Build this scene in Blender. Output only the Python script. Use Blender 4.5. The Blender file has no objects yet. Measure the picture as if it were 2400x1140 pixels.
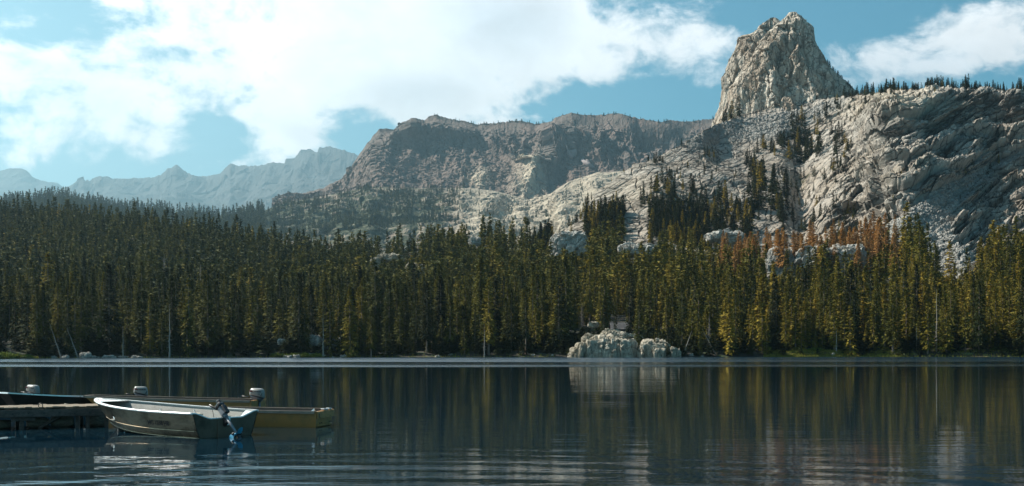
import bpy, math, random
import numpy as np
from mathutils import Vector, Matrix
R = math.radians
rng = np.random.default_rng(11)
random.seed(5)
scene = bpy.context.scene
COL = scene.collection

# ------------------------------------------------------------------ camera
FP, HX, HY, CAMZ = 2900.0, 1200.0, 820.0, 1.8      # focal length in photo pixels, horizon line, eye height
cam_d = bpy.data.cameras.new("camera"); cam = bpy.data.objects.new("camera", cam_d); COL.objects.link(cam)
cam_d.sensor_width = 36.0; cam_d.lens = FP / 2400.0 * 36.0
cam_d.shift_y = (HY - 570.0) / 2400.0
cam_d.clip_start = 0.2; cam_d.clip_end = 80000.0
cam.location = (0, 0, CAMZ); cam.rotation_euler = (R(90), 0, 0)
scene.camera = cam

# ------------------------------------------------------------------ sun and exposure
SUN_AZ, SUN_EL = R(-72), R(46)                     # azimuth from the view direction, elevation
sdir = Vector((math.sin(SUN_AZ) * math.cos(SUN_EL), math.cos(SUN_AZ) * math.cos(SUN_EL), math.sin(SUN_EL)))
sun_d = bpy.data.lights.new("sun", 'SUN'); sun = bpy.data.objects.new("sun", sun_d); COL.objects.link(sun)
sun_d.energy = 5.0; sun_d.angle = R(0.53); sun_d.color = (1.0, 0.93, 0.82)
sun.rotation_euler = sdir.to_track_quat('Z', 'Y').to_euler(); sun.location = (-400, 0, 900)
scene.view_settings.view_transform = 'Standard'; scene.view_settings.look = 'None'
scene.view_settings.exposure = 1.04; scene.view_settings.gamma = 1.0; scene.view_settings.use_curve_mapping = False
scene.cycles.use_denoising = True
scene.cycles.max_bounces = 6; scene.cycles.diffuse_bounces = 2; scene.cycles.glossy_bounces = 3
scene.cycles.transmission_bounces = 2; scene.cycles.volume_bounces = 0
scene.cycles.sample_clamp_indirect = 6.0

# ------------------------------------------------------------------ node helper
class NT:
    def __init__(s, tree): s.t = tree; s.n = tree.nodes; s.l = tree.links
    def new(s, typ, **kw):
        n = s.n.new(typ)
        for k, v in kw.items(): setattr(n, k, v)
        return n
    def put(s, sock, v):
        if v is None: return
        if hasattr(v, 'is_output'): s.l.new(v, sock)
        elif hasattr(v, 'outputs'): s.l.new(v.outputs[0], sock)
        else:
            if hasattr(sock.default_value, '__len__') and isinstance(v, (tuple, list)) and len(sock.default_value) == 4 and len(v) == 3: v = (*v, 1)
            sock.default_value = v
    def m(s, op, a, b=None, c=None, clamp=False):
        n = s.new('ShaderNodeMath', operation=op); n.use_clamp = clamp
        for i, v in enumerate((a, b, c)): s.put(n.inputs[i], v)
        return n.outputs[0]
    def vm(s, op, a, b=None, sc=None):
        n = s.new('ShaderNodeVectorMath', operation=op); s.put(n.inputs[0], a); s.put(n.inputs[1], b)
        if sc is not None: s.put(n.inputs['Scale'], sc)
        return n.outputs[0]
    def mix(s, f, a, b, blend='MIX'):
        n = s.new('ShaderNodeMix', data_type='RGBA', blend_type=blend); s.put(n.inputs[0], f); s.put(n.inputs[6], a); s.put(n.inputs[7], b)
        return n.outputs[2]
    def noise(s, vec, scale, detail=4, rough=0.55, dist=0.0, col=False):
        n = s.new('ShaderNodeTexNoise'); s.put(n.inputs['Vector'], vec); n.inputs['Scale'].default_value = scale
        n.inputs['Detail'].default_value = detail; n.inputs['Roughness'].default_value = rough; n.inputs['Distortion'].default_value = dist
        return n.outputs[1 if col else 0]
    def vor(s, vec, scale, feat='F1', out=0):
        n = s.new('ShaderNodeTexVoronoi', feature=feat); s.put(n.inputs['Vector'], vec); n.inputs['Scale'].default_value = scale
        return n.outputs[out]
    def mapr(s, v, a, b, c=0.0, d=1.0, smooth=True):
        n = s.new('ShaderNodeMapRange'); n.interpolation_type = 'SMOOTHSTEP' if smooth else 'LINEAR'
        s.put(n.inputs[0], v)
        for i, x in zip((1, 2, 3, 4), (a, b, c, d)): s.put(n.inputs[i], x)
        return n.outputs[0]
    def ramp(s, v, stops):
        n = s.new('ShaderNodeValToRGB'); s.put(n.inputs[0], v); e = n.color_ramp.elements
        while len(e) < len(stops): e.new(0.5)
        for el, (p, c) in zip(e, stops): el.position = p; el.color = (*c, 1)
        return n.outputs[0]
    def scalev(s, vec, sc, rot=(0, 0, 0)):
        n = s.new('ShaderNodeMapping'); s.put(n.inputs[0], vec); n.inputs['Rotation'].default_value = rot; n.inputs['Scale'].default_value = sc
        return n.outputs[0]
    def bump(s, h, strength=0.5, dist=1.0, normal=None):
        n = s.new('ShaderNodeBump'); n.inputs['Strength'].default_value = strength; s.put(n.inputs['Distance'], dist); s.put(n.inputs['Height'], h); s.put(n.inputs['Normal'], normal)
        return n.outputs[0]

# ------------------------------------------------------------------ world: Nishita sky with procedural clouds by direction
world = bpy.data.worlds.new("World"); scene.world = world; world.use_nodes = True
W = NT(world.node_tree); W.n.clear()
sky = W.new('ShaderNodeTexSky', sky_type='NISHITA'); sky.sun_disc = False
sky.sun_elevation = SUN_EL; sky.sun_rotation = SUN_AZ; sky.altitude = 2700; sky.air_density = 1.0; sky.dust_density = 4.0; sky.ozone_density = 1.0
tc = W.new('ShaderNodeTexCoord'); D = tc.outputs['Generated']
sep = W.new('ShaderNodeSeparateXYZ'); W.put(sep.inputs[0], D)
az = W.m('ARCTAN2', sep.outputs[0], sep.outputs[1]); el = W.m('ARCSINE', sep.outputs[2])
def blob(px, py, rx, ry):
    u0, v0 = math.atan((px - HX) / FP), math.atan((HY - py) / FP)
    a = W.m('DIVIDE', W.m('SUBTRACT', az, u0), rx / FP); b = W.m('DIVIDE', W.m('SUBTRACT', el, v0), ry / FP)
    q = W.m('MULTIPLY_ADD', a, a, W.m('MULTIPLY', b, b))
    return W.m('POWER', 2.718, W.m('MULTIPLY', q, -1.0))
cov = W.m('MULTIPLY_ADD', blob(1200, 100, 1500, 600), .95, -1.10)
for px, py, rx, ry, amp in [
    (640, 150, 480, 190, 1.0), (60, 250, 330, 130, .85), (150, 10, 130, 35, .7), (690, 320, 110, 95, .95), (1150, 60, 420, 150, 1.15),
    (1640, 130, 120, 95, .75), (1080, 250, 160, 40, .45), (200, 370, 260, 60, .6), (520, 400, 70, 22, .7), (2090, 165, 190, 75, 1.35), (2370, 130, 170, 100, 1.4),
    (2330, 0, 70, 22, .55), (1250, 170, 300, 60, .3), (960, 280, 60, 25, .35),
    (190, 85, 95, 48, -.8), (10, 70, 60, 70, -.4), (495, 330, 75, 85, -.95), (860, 320, 90, 50, -1.1), (1380, 225, 160, 42, -.5), (1520, 265, 260, 50, -1.3),
    (1860, 40, 100, 130, -1.3), (2060, 50, 200, 70, -1.1), (1850, 200, 70, 120, -.9), (620, 40, 60, 30, -.35), (1420, 60, 60, 60, -.2), (2250, 250, 250, 25, -.4),
    (-400, 200, 300, 200, .3), (300, -750, 1300, 600, 1.25)]:  # last one: cloud above the frame, added to brighten the lake's wind band
    cov = W.m('MULTIPLY_ADD', blob(px, py, rx, ry), amp * .85, cov)
Ds = W.scalev(D, (1, 1, 1.6))
wn = W.noise(Ds, 5.0, 3, .5, col=True)
Dw = W.vm('ADD', Ds, W.vm('SCALE', W.vm('SUBTRACT', wn, (.5, .5, .5)), sc=0.10))
n1 = W.noise(Dw, 11.0, 10, .62); n2 = W.noise(Dw, 34.0, 8, .62)
nn = W.m('ADD', W.m('MULTIPLY', W.m('SUBTRACT', n1, .5), 3.4), W.m('MULTIPLY', W.m('SUBTRACT', n2, .5), 2.6))
dens = W.m('ADD', cov, nn)
mask = W.mapr(dens, -0.22, 0.78)
# cloud brightness: thick undersides greyer, edges brighter
grey = W.m('ADD', W.m('MULTIPLY', blob(1180, 40, 260, 110), .26), W.m('MULTIPLY', blob(960, 215, 170, 45), .2))
grey = W.m('ADD', grey, W.m('MULTIPLY', blob(1680, 170, 300, 80), .14))
grey = W.m('ADD', grey, W.m('MULTIPLY', blob(2150, 190, 260, 70), .22))
grey = W.m('MULTIPLY', grey, W.mapr(W.noise(Dw, 7.0, 5, .55), .3, .7, .4, 1.25))
texl = W.m('MULTIPLY', W.m('SUBTRACT', W.noise(Dw, 14.0, 8, .6), .5), .85)
lum = W.m('ADD', W.m('SUBTRACT', 1.12, grey), texl)
ccol = W.mix(W.m('MULTIPLY', grey, 2.2, clamp=True), (1.0, 1.0, 1.0), (.84, .92, 1.0))
cc = W.vm('SCALE', ccol, sc=W.m('MULTIPLY', lum, 13.6))
hzn = W.m('MULTIPLY', W.m('POWER', 2.718, W.m('MULTIPLY', el, -3.2)), W.mapr(az, -.5, .2, 1.0, .0)); skyt = W.mix(1.0, sky.outputs[0], (.50, 1.32, 1.25), 'MULTIPLY')
skyt = W.mix(W.m('MULTIPLY', hzn, 1.0, clamp=True), skyt, (7.6, 10.4, 11.0)); tot = W.mix(W.m('MULTIPLY', mask, .97), skyt, cc)
bg = W.new('ShaderNodeBackground'); W.put(bg.inputs[0], tot); bg.inputs[1].default_value = 0.048
wo = W.new('ShaderNodeOutputWorld'); W.l.new(bg.outputs[0], wo.inputs[0])
world.cycles.sampling_method = 'MANUAL'; world.cycles.sample_map_resolution = 512

# ------------------------------------------------------------------ projection helper: where the ray through a photo pixel is at depth d
def at(px, py, d): return Vector(((px - HX) / FP * d, d, CAMZ + (HY - py) / FP * d))
def on_water(px, py, z=0.0):
    d = (CAMZ - z) * FP / (py - HY); return Vector(((px - HX) / FP * d, d, z))
def tag(o, label=None, cat=None, group=None, kind=None):
    if label: o['label'] = label
    if cat: o['category'] = cat
    if group: o['group'] = group
    if kind: o['kind'] = kind
    return o
def link(name, me, parent=None, mats=None):
    o = bpy.data.objects.new(name, me); COL.objects.link(o)
    if parent is not None: o.parent = parent
    for m_ in (mats or []): me.materials.append(m_)
    return o
def empty(name, loc=(0, 0, 0), rz=0.0):
    o = bpy.data.objects.new(name, None); COL.objects.link(o); o.location = loc; o.rotation_euler = (0, 0, rz); o.empty_display_size = .3
    return o
def arr_mesh(name, V, F, mat_idx=None, smooth=False, attrs=None):
    """V (n,3), F (m,k) faces of one size k"""
    V = np.asarray(V, np.float32); F = np.asarray(F, np.int32); k = F.shape[1]
    me = bpy.data.meshes.new(name)
    me.vertices.add(len(V)); me.vertices.foreach_set('co', V.ravel())
    me.loops.add(F.size); me.loops.foreach_set('vertex_index', F.ravel())
    me.polygons.add(len(F)); me.polygons.foreach_set('loop_start', np.arange(0, F.size, k, dtype=np.int32))
    me.polygons.foreach_set('loop_total', np.full(len(F), k, np.int32))
    if mat_idx is not None: me.polygons.foreach_set('material_index', np.asarray(mat_idx, np.int32))
    me.polygons.foreach_set('use_smooth', np.full(len(F), smooth))
    for an, av in (attrs or {}).items():
        a = me.attributes.new(an, 'FLOAT', 'POINT'); a.data.foreach_set('value', np.asarray(av, np.float32).ravel())
    me.update(calc_edges=True); me.validate()
    return me
def grid_faces(nv, nu, wrap=False):
    i = np.arange(nv - 1)[:, None]; j = np.arange(nu if wrap else nu - 1)[None, :]; j2 = (j + 1) % nu
    a = i * nu + j; b = i * nu + j2; c = (i + 1) * nu + j2; d = (i + 1) * nu + j
    return np.stack([a, b, c, d], -1).reshape(-1, 4)

# ------------------------------------------------------------------ numpy noise
_perm = np.concatenate([rng.permutation(256)] * 3).astype(np.int64)
_g = rng.normal(size=(256, 3)); _g /= np.linalg.norm(_g, axis=1, keepdims=True)
def perlin(P):
    P = np.asarray(P, float); I = np.floor(P).astype(np.int64); f = P - I; I &= 255
    u = f * f * f * (f * (f * 6 - 15) + 10); out = 0
    for dx in (0, 1):
        for dy in (0, 1):
            for dz in (0, 1):
                h = _perm[_perm[_perm[I[..., 0] + dx & 255] + (I[..., 1] + dy & 255)] + (I[..., 2] + dz & 255)]
                g = _g[h & 255]; w = (u[..., 0] if dx else 1 - u[..., 0]) * (u[..., 1] if dy else 1 - u[..., 1]) * (u[..., 2] if dz else 1 - u[..., 2])
                out = out + w * (g[..., 0] * (f[..., 0] - dx) + g[..., 1] * (f[..., 1] - dy) + g[..., 2] * (f[..., 2] - dz))
    return out * 1.5
def fbm(P, o=5, g=.5):
    s, a = 0, 1.0; P = np.asarray(P, float)
    for k in range(o): s = s + a * perlin(P + k * 17.3); P = P * 2.03; a *= g
    return s
def ridged(P, o=5, g=.5):
    s, a = 0, 1.0; P = np.asarray(P, float)
    for k in range(o): s = s + a * (1 - 2 * np.abs(perlin(P + k * 9.1))); P = P * 2.05; a *= g
    return s
_wj = rng.random((256, 3)); _wt = rng.normal(size=(256, 3)); _wo = rng.random(256)
def facet(P, tilt=1.0, off=1.0):
    """blocky broken-rock relief: every cell of a jittered lattice is a plane of its own; also returns the distance to the crack"""
    P = np.asarray(P, float); I = np.floor(P).astype(np.int64); b1 = np.full(P.shape[:-1], 9e9); b2 = b1.copy(); val = np.zeros_like(b1)
    for dx in (-1, 0, 1):
        for dy in (-1, 0, 1):
            for dz in (-1, 0, 1):
                C = I + np.array((dx, dy, dz)); h = _perm[_perm[_perm[C[..., 0] & 255] + (C[..., 1] & 255)] + (C[..., 2] & 255)] & 255
                q = P - (C + _wj[h]); d = (q * q).sum(-1); near = d < b1
                b2 = np.where(near, b1, np.minimum(b2, d)); val = np.where(near, (q * _wt[h]).sum(-1) * tilt + (_wo[h] - .5) * off, val); b1 = np.where(near, d, b1)
    return val, np.sqrt(b2) - np.sqrt(b1)
def sstep(x, a, b):
    t = np.clip((x - a) / (b - a), 0, 1); return t * t * (3 - 2 * t)
def interp(px, pts, k=1):
    P = np.array(pts, float); return np.interp(px, P[:, 0], P[:, k])

# ------------------------------------------------------------------ materials
def mat(name):
    m_ = bpy.data.materials.new(name); m_.use_nodes = True; n = NT(m_.node_tree)
    return m_, n, m_.node_tree.nodes['Principled BSDF']
def simple(name, col, rough=.6, metal=0.0, nscale=8.0, var=.25, bump=.0, dirt=None, dist=.01, spec=.5):
    m_, n, b = mat(name); t = n.new('ShaderNodeTexCoord').outputs['Object']
    ns = n.noise(t, nscale, 6, .6)
    c = n.mix(ns, tuple(x * (1 - var) for x in col), tuple(min(1, x * (1 + var)) for x in col))
    if dirt: c = n.mix(n.mapr(n.noise(t, nscale * .45, 8, .65), .48, .68, 0, .85), c, dirt)
    n.put(b.inputs['Base Color'], c); n.put(b.inputs['Roughness'], n.mapr(n.noise(t, nscale * 1.7, 4), .3, .7, max(0, rough - .1), min(1, rough + .1)))
    b.inputs['Metallic'].default_value = metal; b.inputs['Specular IOR Level'].default_value = spec
    if bump: n.put(b.inputs['Normal'], n.bump(n.noise(t, nscale * 3, 6, .65), bump, dist))
    return m_
def rock_mat(name, light, dark, warm, S, bump_d, strata=None, crack=.6, vegcol=None, taluscol=None):
    """S = metres of the main blotches"""
    m_, n, b = mat(name); g = n.new('ShaderNodeNewGeometry').outputs['Position']
    v = n.scalev(g, (1, 1, 1), (0, R(strata), 0)) if strata is not None else g
    v2 = n.scalev(v, (.35, .6, 1.6)) if strata is not None else n.scalev(v, (1.5, 1.2, .4))
    a = n.noise(v2, 1 / S, 8, .6); c_ = n.noise(v2, 3.1 / S, 8, .65, .4); f_ = n.noise(g, 12 / S, 6, .7)
    c = n.mix(n.mapr(a, .36, .64), light, warm)
    c = n.mix(n.mapr(c_, .47, .72, 0, .6), c, dark)
    c = n.mix(n.mapr(f_, .35, .75, 0, .35), c, tuple(x * .45 for x in dark))
    ck = n.vor(n.vm('ADD', v2, n.vm('SCALE', n.noise(g, 2 / S, 4, .6, col=True), sc=S * .45)), 2.6 / S, 'DISTANCE_TO_EDGE')
    ckm = n.mapr(ck, 0.0, 0.075, crack, 0)
    c = n.mix(ckm, c, tuple(x * .3 for x in dark))
    at_ = n.new('ShaderNodeAttribute', attribute_name='talus'); tl = at_.outputs['Fac']
    tv = n.new('ShaderNodeTexVoronoi'); n.put(tv.inputs['Vector'], g); tv.inputs['Scale'].default_value = 12 / S
    tcol = n.mix(n.mapr(n.noise(tv.outputs['Position'], 7.3, 0), .3, .7), tuple(x * .6 for x in (taluscol or light)), taluscol or light)
    c = n.mix(n.m('MULTIPLY', tl, .85), c, tcol)
    av = n.new('ShaderNodeAttribute', attribute_name='veg').outputs['Fac']
    vg = n.mapr(n.m('ADD', av, n.m('MULTIPLY', n.m('SUBTRACT', n.noise(g, 3.5 / S, 6, .6), .5), 1.2)), .42, .6)
    c = n.mix(vg, c, vegcol or (.07, .065, .035))
    cdk = n.new('ShaderNodeAttribute', attribute_name='cliff_dark').outputs['Fac']; c = n.mix(n.m('MULTIPLY', cdk, n.mapr(c_, .35, .6, .35, 1)), c, (.045, .043, .042))  # near-black mixed in over the cliff bands
    c = n.mix(n.new('ShaderNodeAttribute', attribute_name='pale').outputs['Fac'], c, n.mix(n.mapr(c_, .4, .65), (.52, .44, .33), (.20, .16, .12)))  # pale mask: sunlit patches put into the rock colour
    n.put(b.inputs['Base Color'], c); b.inputs['Roughness'].default_value = .93; b.inputs['Specular IOR Level'].default_value = .15
    h = n.m('ADD', n.m('MULTIPLY', c_, .8), n.m('ADD', n.m('MULTIPLY', f_, .35), n.m('MULTIPLY', ckm, -.35)))
    h = n.m('ADD', h, n.m('MULTIPLY', n.m('MULTIPLY', tv.outputs[0], tl), .9))
    n.put(b.inputs['Normal'], n.bump(h, 1.0, bump_d))
    return m_
M = {}
M['granite'] = rock_mat('granite', (.355, .32, .28), (.068, .064, .06), (.28, .235, .19), 26, 1.1, strata=24, crack=.85, vegcol=(.06, .056, .034), taluscol=(.28, .27, .25))
M['crag'] = rock_mat('crag_rock', (.53, .47, .395), (.095, .088, .08), (.35, .275, .21), 22, 1.5, vegcol=(.07, .07, .04), taluscol=(.34, .34, .33))
M['brown'] = rock_mat('brown_rock', (.145, .12, .105), (.05, .045, .042), (.175, .13, .11), 110, 5, vegcol=(.05, .06, .03), taluscol=(.17, .125, .105), crack=.4)
M['foothill'] = rock_mat('foothill_rock', (.33, .275, .21), (.10, .085, .07), (.21, .16, .125), 85, 3.2, vegcol=(.055, .06, .035), taluscol=(.36, .32, .25))
M['far'] = rock_mat('far_rock', (.10, .10, .10), (.055, .055, .055), (.085, .08, .075), 700, 40, vegcol=(.06, .07, .05), crack=.3)
M['outcrop'] = rock_mat('outcrop_rock', (.50, .445, .36), (.09, .085, .07), (.33, .285, .215), 4.0, .6, vegcol=(.10, .095, .05), crack=.45)
M['boulder'] = rock_mat('boulder_rock', (.44, .42, .38), (.20, .19, .18), (.36, .33, .29), 2.5, .2, vegcol=(.10, .12, .05))

def foliage(name, stops, mass, rough=.75, trans=.11):
    m_, n, b = mat(name)
    if mass: f = n.new('ShaderNodeAttribute', attribute_name='tint').outputs['Fac']
    else: f = n.m('MULTIPLY', n.new('ShaderNodeObjectInfo').outputs['Random'], .78)
    g = n.new('ShaderNodeNewGeometry').outputs['Position']
    f = n.m('ADD', f, n.m('MULTIPLY', n.m('SUBTRACT', n.noise(g, .6, 3), .5), .35), clamp=True)
    c = n.ramp(f, stops); n.put(b.inputs['Base Color'], c); b.inputs['Roughness'].default_value = rough; b.inputs['Specular IOR Level'].default_value = .12
    tr = n.new('ShaderNodeBsdfTranslucent'); n.put(tr.inputs[0], n.mix(.35, c, (.13, .12, .012)))
    mx = n.new('ShaderNodeMixShader'); mx.inputs[0].default_value = trans; n.l.new(b.outputs[0], mx.inputs[1]); n.l.new(tr.outputs[0], mx.inputs[2])
    n.l.new(mx.outputs[0], n.n['Material Output'].inputs[0])
    return m_
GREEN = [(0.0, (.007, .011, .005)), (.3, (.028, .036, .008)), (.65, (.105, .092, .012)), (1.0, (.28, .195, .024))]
M['leaf'] = foliage('conifer_needles', GREEN, False)
M['leaf_mass'] = foliage('forest_needles', GREEN, True)
RUST = [(0.0, (.22, .11, .035)), (.5, (.38, .19, .06)), (1.0, (.38, .28, .15))]
M['rust'] = foliage('rusty_needles', RUST, False, trans=.1)
M['grey'] = foliage('bare_twigs', [(0, (.15, .12, .10)), (1, (.24, .19, .17))], False, trans=.02)
M['bark'] = simple('bark', (.20, .155, .125), .9, nscale=1.2, var=.4, spec=.1)
M['palebark'] = simple('pale_bark', (.27, .245, .22), .9, nscale=1.2, var=.25, spec=.1)
M['bush'] = foliage('bush_leaves', [(0, (.06, .09, .02)), (1, (.17, .22, .03))], False, trans=.3)
# ================================================================== TERRAIN
class Sheet: pass
def sheet(name, px0, px1, nu, nv, ridge, foot, weight, disp, material, attrs=None, back=(40, 30), smooth=False, K=1.0, nb=(0, -.8, .6), blur=0, jag=0.0):
    ridge = [(x_, y_, d_ * K) for x_, y_, d_ in ridge]; foot = [(x_, y_, d_ * K) for x_, y_, d_ in foot]; back = (back[0] * K, back[1] * K)
    S = Sheet(); px = np.linspace(px0, px1, nu); t = np.linspace(0, 1, nv)[:, None]
    rp, rd, fp, fd = interp(px, ridge), interp(px, ridge, 2), interp(px, foot), interp(px, foot, 2)
    Zj = 0 * px; jg = jag * (np.abs(fbm(np.stack([px / 17, Zj + 3.3, Zj], -1), 4)) * 1.6 - .7)
    PX = np.repeat(px[None], nv, 0); PY = fp + (rp - fp) * t - jg * t ** 14
    w = weight(PX, PY, t + 0 * PX); cum = np.cumsum(w, 0); cum = (cum - cum[0]) / (cum[-1] - cum[0])
    if blur: pad = np.pad(cum, ((0, 0), (blur, blur)), mode='edge'); c2 = np.cumsum(np.pad(pad, ((0, 0), (1, 0))), 1); cum = (c2[:, 2 * blur + 1:] - c2[:, :-2 * blur - 1]) / (2 * blur + 1)
    Dp = fd + (rd - fd) * cum
    P = np.stack([(PX - HX) / FP * Dp, Dp, CAMZ + (HY - PY) / FP * Dp], -1)
    o = disp(P / K, PX, PY, t + 0 * PX) * K
    nrm = np.cross(np.gradient(P, axis=1), np.gradient(P, axis=0)); nrm /= np.linalg.norm(nrm, axis=-1, keepdims=True) + 1e-9
    nrm = -nrm * np.sign((nrm[..., 1:2])); nb = np.array(nb); nrm = nrm * .5 + nb * .5; nrm /= np.linalg.norm(nrm, axis=-1, keepdims=True)
    V = P + nrm * o[..., None]
    A = {k: f(PX, PY, t + 0 * PX, V / K) for k, f in (attrs or {}).items()}
    S.V, S.PX, S.PY, S.px, S.fp, S.rp, S.nu, S.nv = V, PX, PY, px, fp, rp, nu, nv
    bk = [V]; last = V[-1]
    for k in range(1, 7):
        q = last.copy(); q[:, 1] += back[0] * k; q[:, 2] -= back[1] * k ** 1.3; q[:, 2] += fbm(q / 60.0 / K, 3) * back[1] * .3; bk.append(q[None])
    VV = np.concatenate([b if b.ndim == 3 else b[None] for b in bk], 0); n2 = VV.shape[0]
    AA = {k: np.concatenate([a, np.repeat(a[-1:], n2 - nv, 0)], 0) for k, a in A.items()}
    me = arr_mesh(name, VV.reshape(-1, 3), grid_faces(n2, nu), smooth=smooth, attrs=AA)
    ob = link(name, me, mats=[material]); tag(ob, kind='structure'); S.ob = ob
    return S
def lookup(S, px, py):
    """surface point of sheet S seen at photo pixel (px, py)"""
    u = (px - S.px[0]) / (S.px[-1] - S.px[0]) * (S.nu - 1); u = np.clip(u, 0, S.nu - 1.001); i = u.astype(int)
    v = (py - S.fp[i]) / (S.rp[i] - S.fp[i]) * (S.nv - 1); v = np.clip(v, 0, S.nv - 1); return S.V[np.rint(v).astype(int), i]
def zero(PX, PY, T, V): return np.zeros_like(PX)
def gauss(PX, PY, x, y, rx, ry): return np.exp(-((PX - x) / rx) ** 2 - ((PY - y) / ry) ** 2)

# ---- forest hill behind the lake
SHORE = [(-700, 0, 225), (0, 0, 238), (150, 0, 258), (600, 0, 286), (1300, 0, 300), (1600, 0, 306), (2000, 0, 318), (2400, 0, 306), (3100, 0, 290)]
HR = [(-700, 470, 820), (-300, 488, 800), (0, 512, 790), (200, 526, 770), (350, 540, 750), (500, 560, 730), (600, 580, 710), (700, 600, 690), (850, 600, 680), (1000, 585, 680), (1150, 575, 670), (1300, 590, 610), (1500, 605, 560), (1700, 606, 520), (1850, 592, 500), (2000, 598, 490), (2090, 575, 480), (2150, 565, 475), (2220, 655, 450), (2270, 640, 450), (2330, 590, 450), (2400, 605, 450), (3100, 600, 450)]
HF = [(x, HY + (CAMZ + .45) * FP / (d - 3), d - 3) for x, _, d in SHORE]
def w_hill(PX, PY, T): return 1.0 + 0 * PX
def d_hill(P, PX, PY, T): return (fbm(P * np.array([1 / 40, 1 / 40, 0]), 4) * 3.0) * sstep(T, .03, .2) + 1.2 * sstep(T, .008, .03) * (1 - sstep(T, .1, .4))
hill = sheet('hillside', -700, 3100, 420, 170, HR, HF, w_hill, d_hill, None, back=(60, 22), smooth=True)
m_, n, b = mat('forest_floor'); g = n.new('ShaderNodeNewGeometry').outputs['Position']
c = n.mix(n.mapr(n.noise(g, .12, 6, .6), .4, .62), (.018, .016, .010), (.030, .021, .014))
c = n.mix(n.mapr(n.noise(g, .5, 6, .6), .52, .66), c, (.05, .07, .02)); c = n.mix(n.mapr(n.noise(g, 1.1, 4), .70, .76), c, (.10, .095, .085))
n.put(b.inputs['Base Color'], c); b.inputs['Roughness'].default_value = .95; n.put(b.inputs['Normal'], n.bump(n.noise(g, 1.2, 6, .7), 1, .5))
hill.ob.data.materials.clear(); hill.ob.data.materials.append(m_); M['duff'] = m_

# ---- granite mountainside on the right
GR = [(1150, 612, 600), (1290, 560, 620), (1350, 520, 640), (1375, 490, 660), (1395, 452, 680), (1450, 414, 710), (1520, 377, 745), (1600, 337, 790), (1650, 305, 830), (1690, 287, 880), (1740, 268, 915), (1850, 244, 935), (1930, 232, 925), (2005, 222, 900), (2060, 214, 860), (2120, 208, 830), (2200, 207, 815), (2260, 204, 805), (2330, 208, 800), (2400, 216, 790), (2600, 222, 780), (3000, 240, 760)]
GF = [(1150, 640, 590), (1300, 630, 560), (1700, 640, 530), (2000, 655, 500), (2250, 690, 465), (3000, 700, 450)]
th = R(27)
def strat(PX, PY):
    a = PX * math.cos(th) - PY * math.sin(th); c = -PX * math.sin(th) - PY * math.cos(th); return a, c
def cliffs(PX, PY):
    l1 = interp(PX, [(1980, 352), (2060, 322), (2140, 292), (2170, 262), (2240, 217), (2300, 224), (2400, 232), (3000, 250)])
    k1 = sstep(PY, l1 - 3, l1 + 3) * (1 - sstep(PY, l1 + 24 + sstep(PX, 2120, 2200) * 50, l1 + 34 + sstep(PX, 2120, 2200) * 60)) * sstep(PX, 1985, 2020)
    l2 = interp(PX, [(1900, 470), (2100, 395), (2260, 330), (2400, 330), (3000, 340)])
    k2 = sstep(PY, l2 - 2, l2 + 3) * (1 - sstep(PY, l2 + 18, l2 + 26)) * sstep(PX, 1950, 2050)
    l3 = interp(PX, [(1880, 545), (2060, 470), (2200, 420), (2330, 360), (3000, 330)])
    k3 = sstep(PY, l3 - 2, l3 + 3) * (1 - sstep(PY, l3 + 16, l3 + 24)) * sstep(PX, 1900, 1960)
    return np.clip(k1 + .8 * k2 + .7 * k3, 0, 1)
def w_gran(PX, PY, T):
    a, c = strat(PX, PY); Z = np.zeros_like(PX)
    k = ridged(np.stack([a / 170, c / 26, Z], -1), 3); k2 = fbm(np.stack([a / 60, c / 11, Z + 3], -1), 3)
    amp = .35 + .65 * sstep(PX, 1780, 2050)
    w = np.exp(amp * (.8 * k + .5 * k2)); cl = cliffs(PX, PY); w = w * (1 - cl) + .12 * cl
    w *= 1 + 1.6 * gauss(PX, PY, 2150, 238, 110, 26)
    tl = tal_g(PX, PY, T, None); w = w * (1 - tl) + 1.0 * tl
    return w
def tal_g(PX, PY, T, V):
    l = interp(PX, [(1600, 345), (1690, 292), (1850, 262), (2000, 232)])
    t1 = sstep(PY, l - 8, l - 2) * (1 - sstep(PY, l + 14 + 30 * gauss(PX, 0, 1800, 0, 90, 9e9), l + 30 + 34 * gauss(PX, 0, 1800, 0, 90, 9e9))) * sstep(PX, 1600, 1640) * (1 - sstep(PX, 1960, 2010))
    xl = np.interp(PY, [350, 395, 440, 490, 540, 600, 700], [2400, 2300, 2200, 2120, 2060, 2040, 2030]); xr = np.interp(PY, [345, 400, 440, 500, 540, 570, 600, 700], [2440, 2335, 2290, 2235, 2230, 2260, 2290, 2300])
    t2 = sstep(PX, xl - 6, xl + 8) * (1 - sstep(PX, xr - 8, xr + 8)) * sstep(PY, 345, 360)
    return np.clip(t1 + t2, 0, 1)
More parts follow.
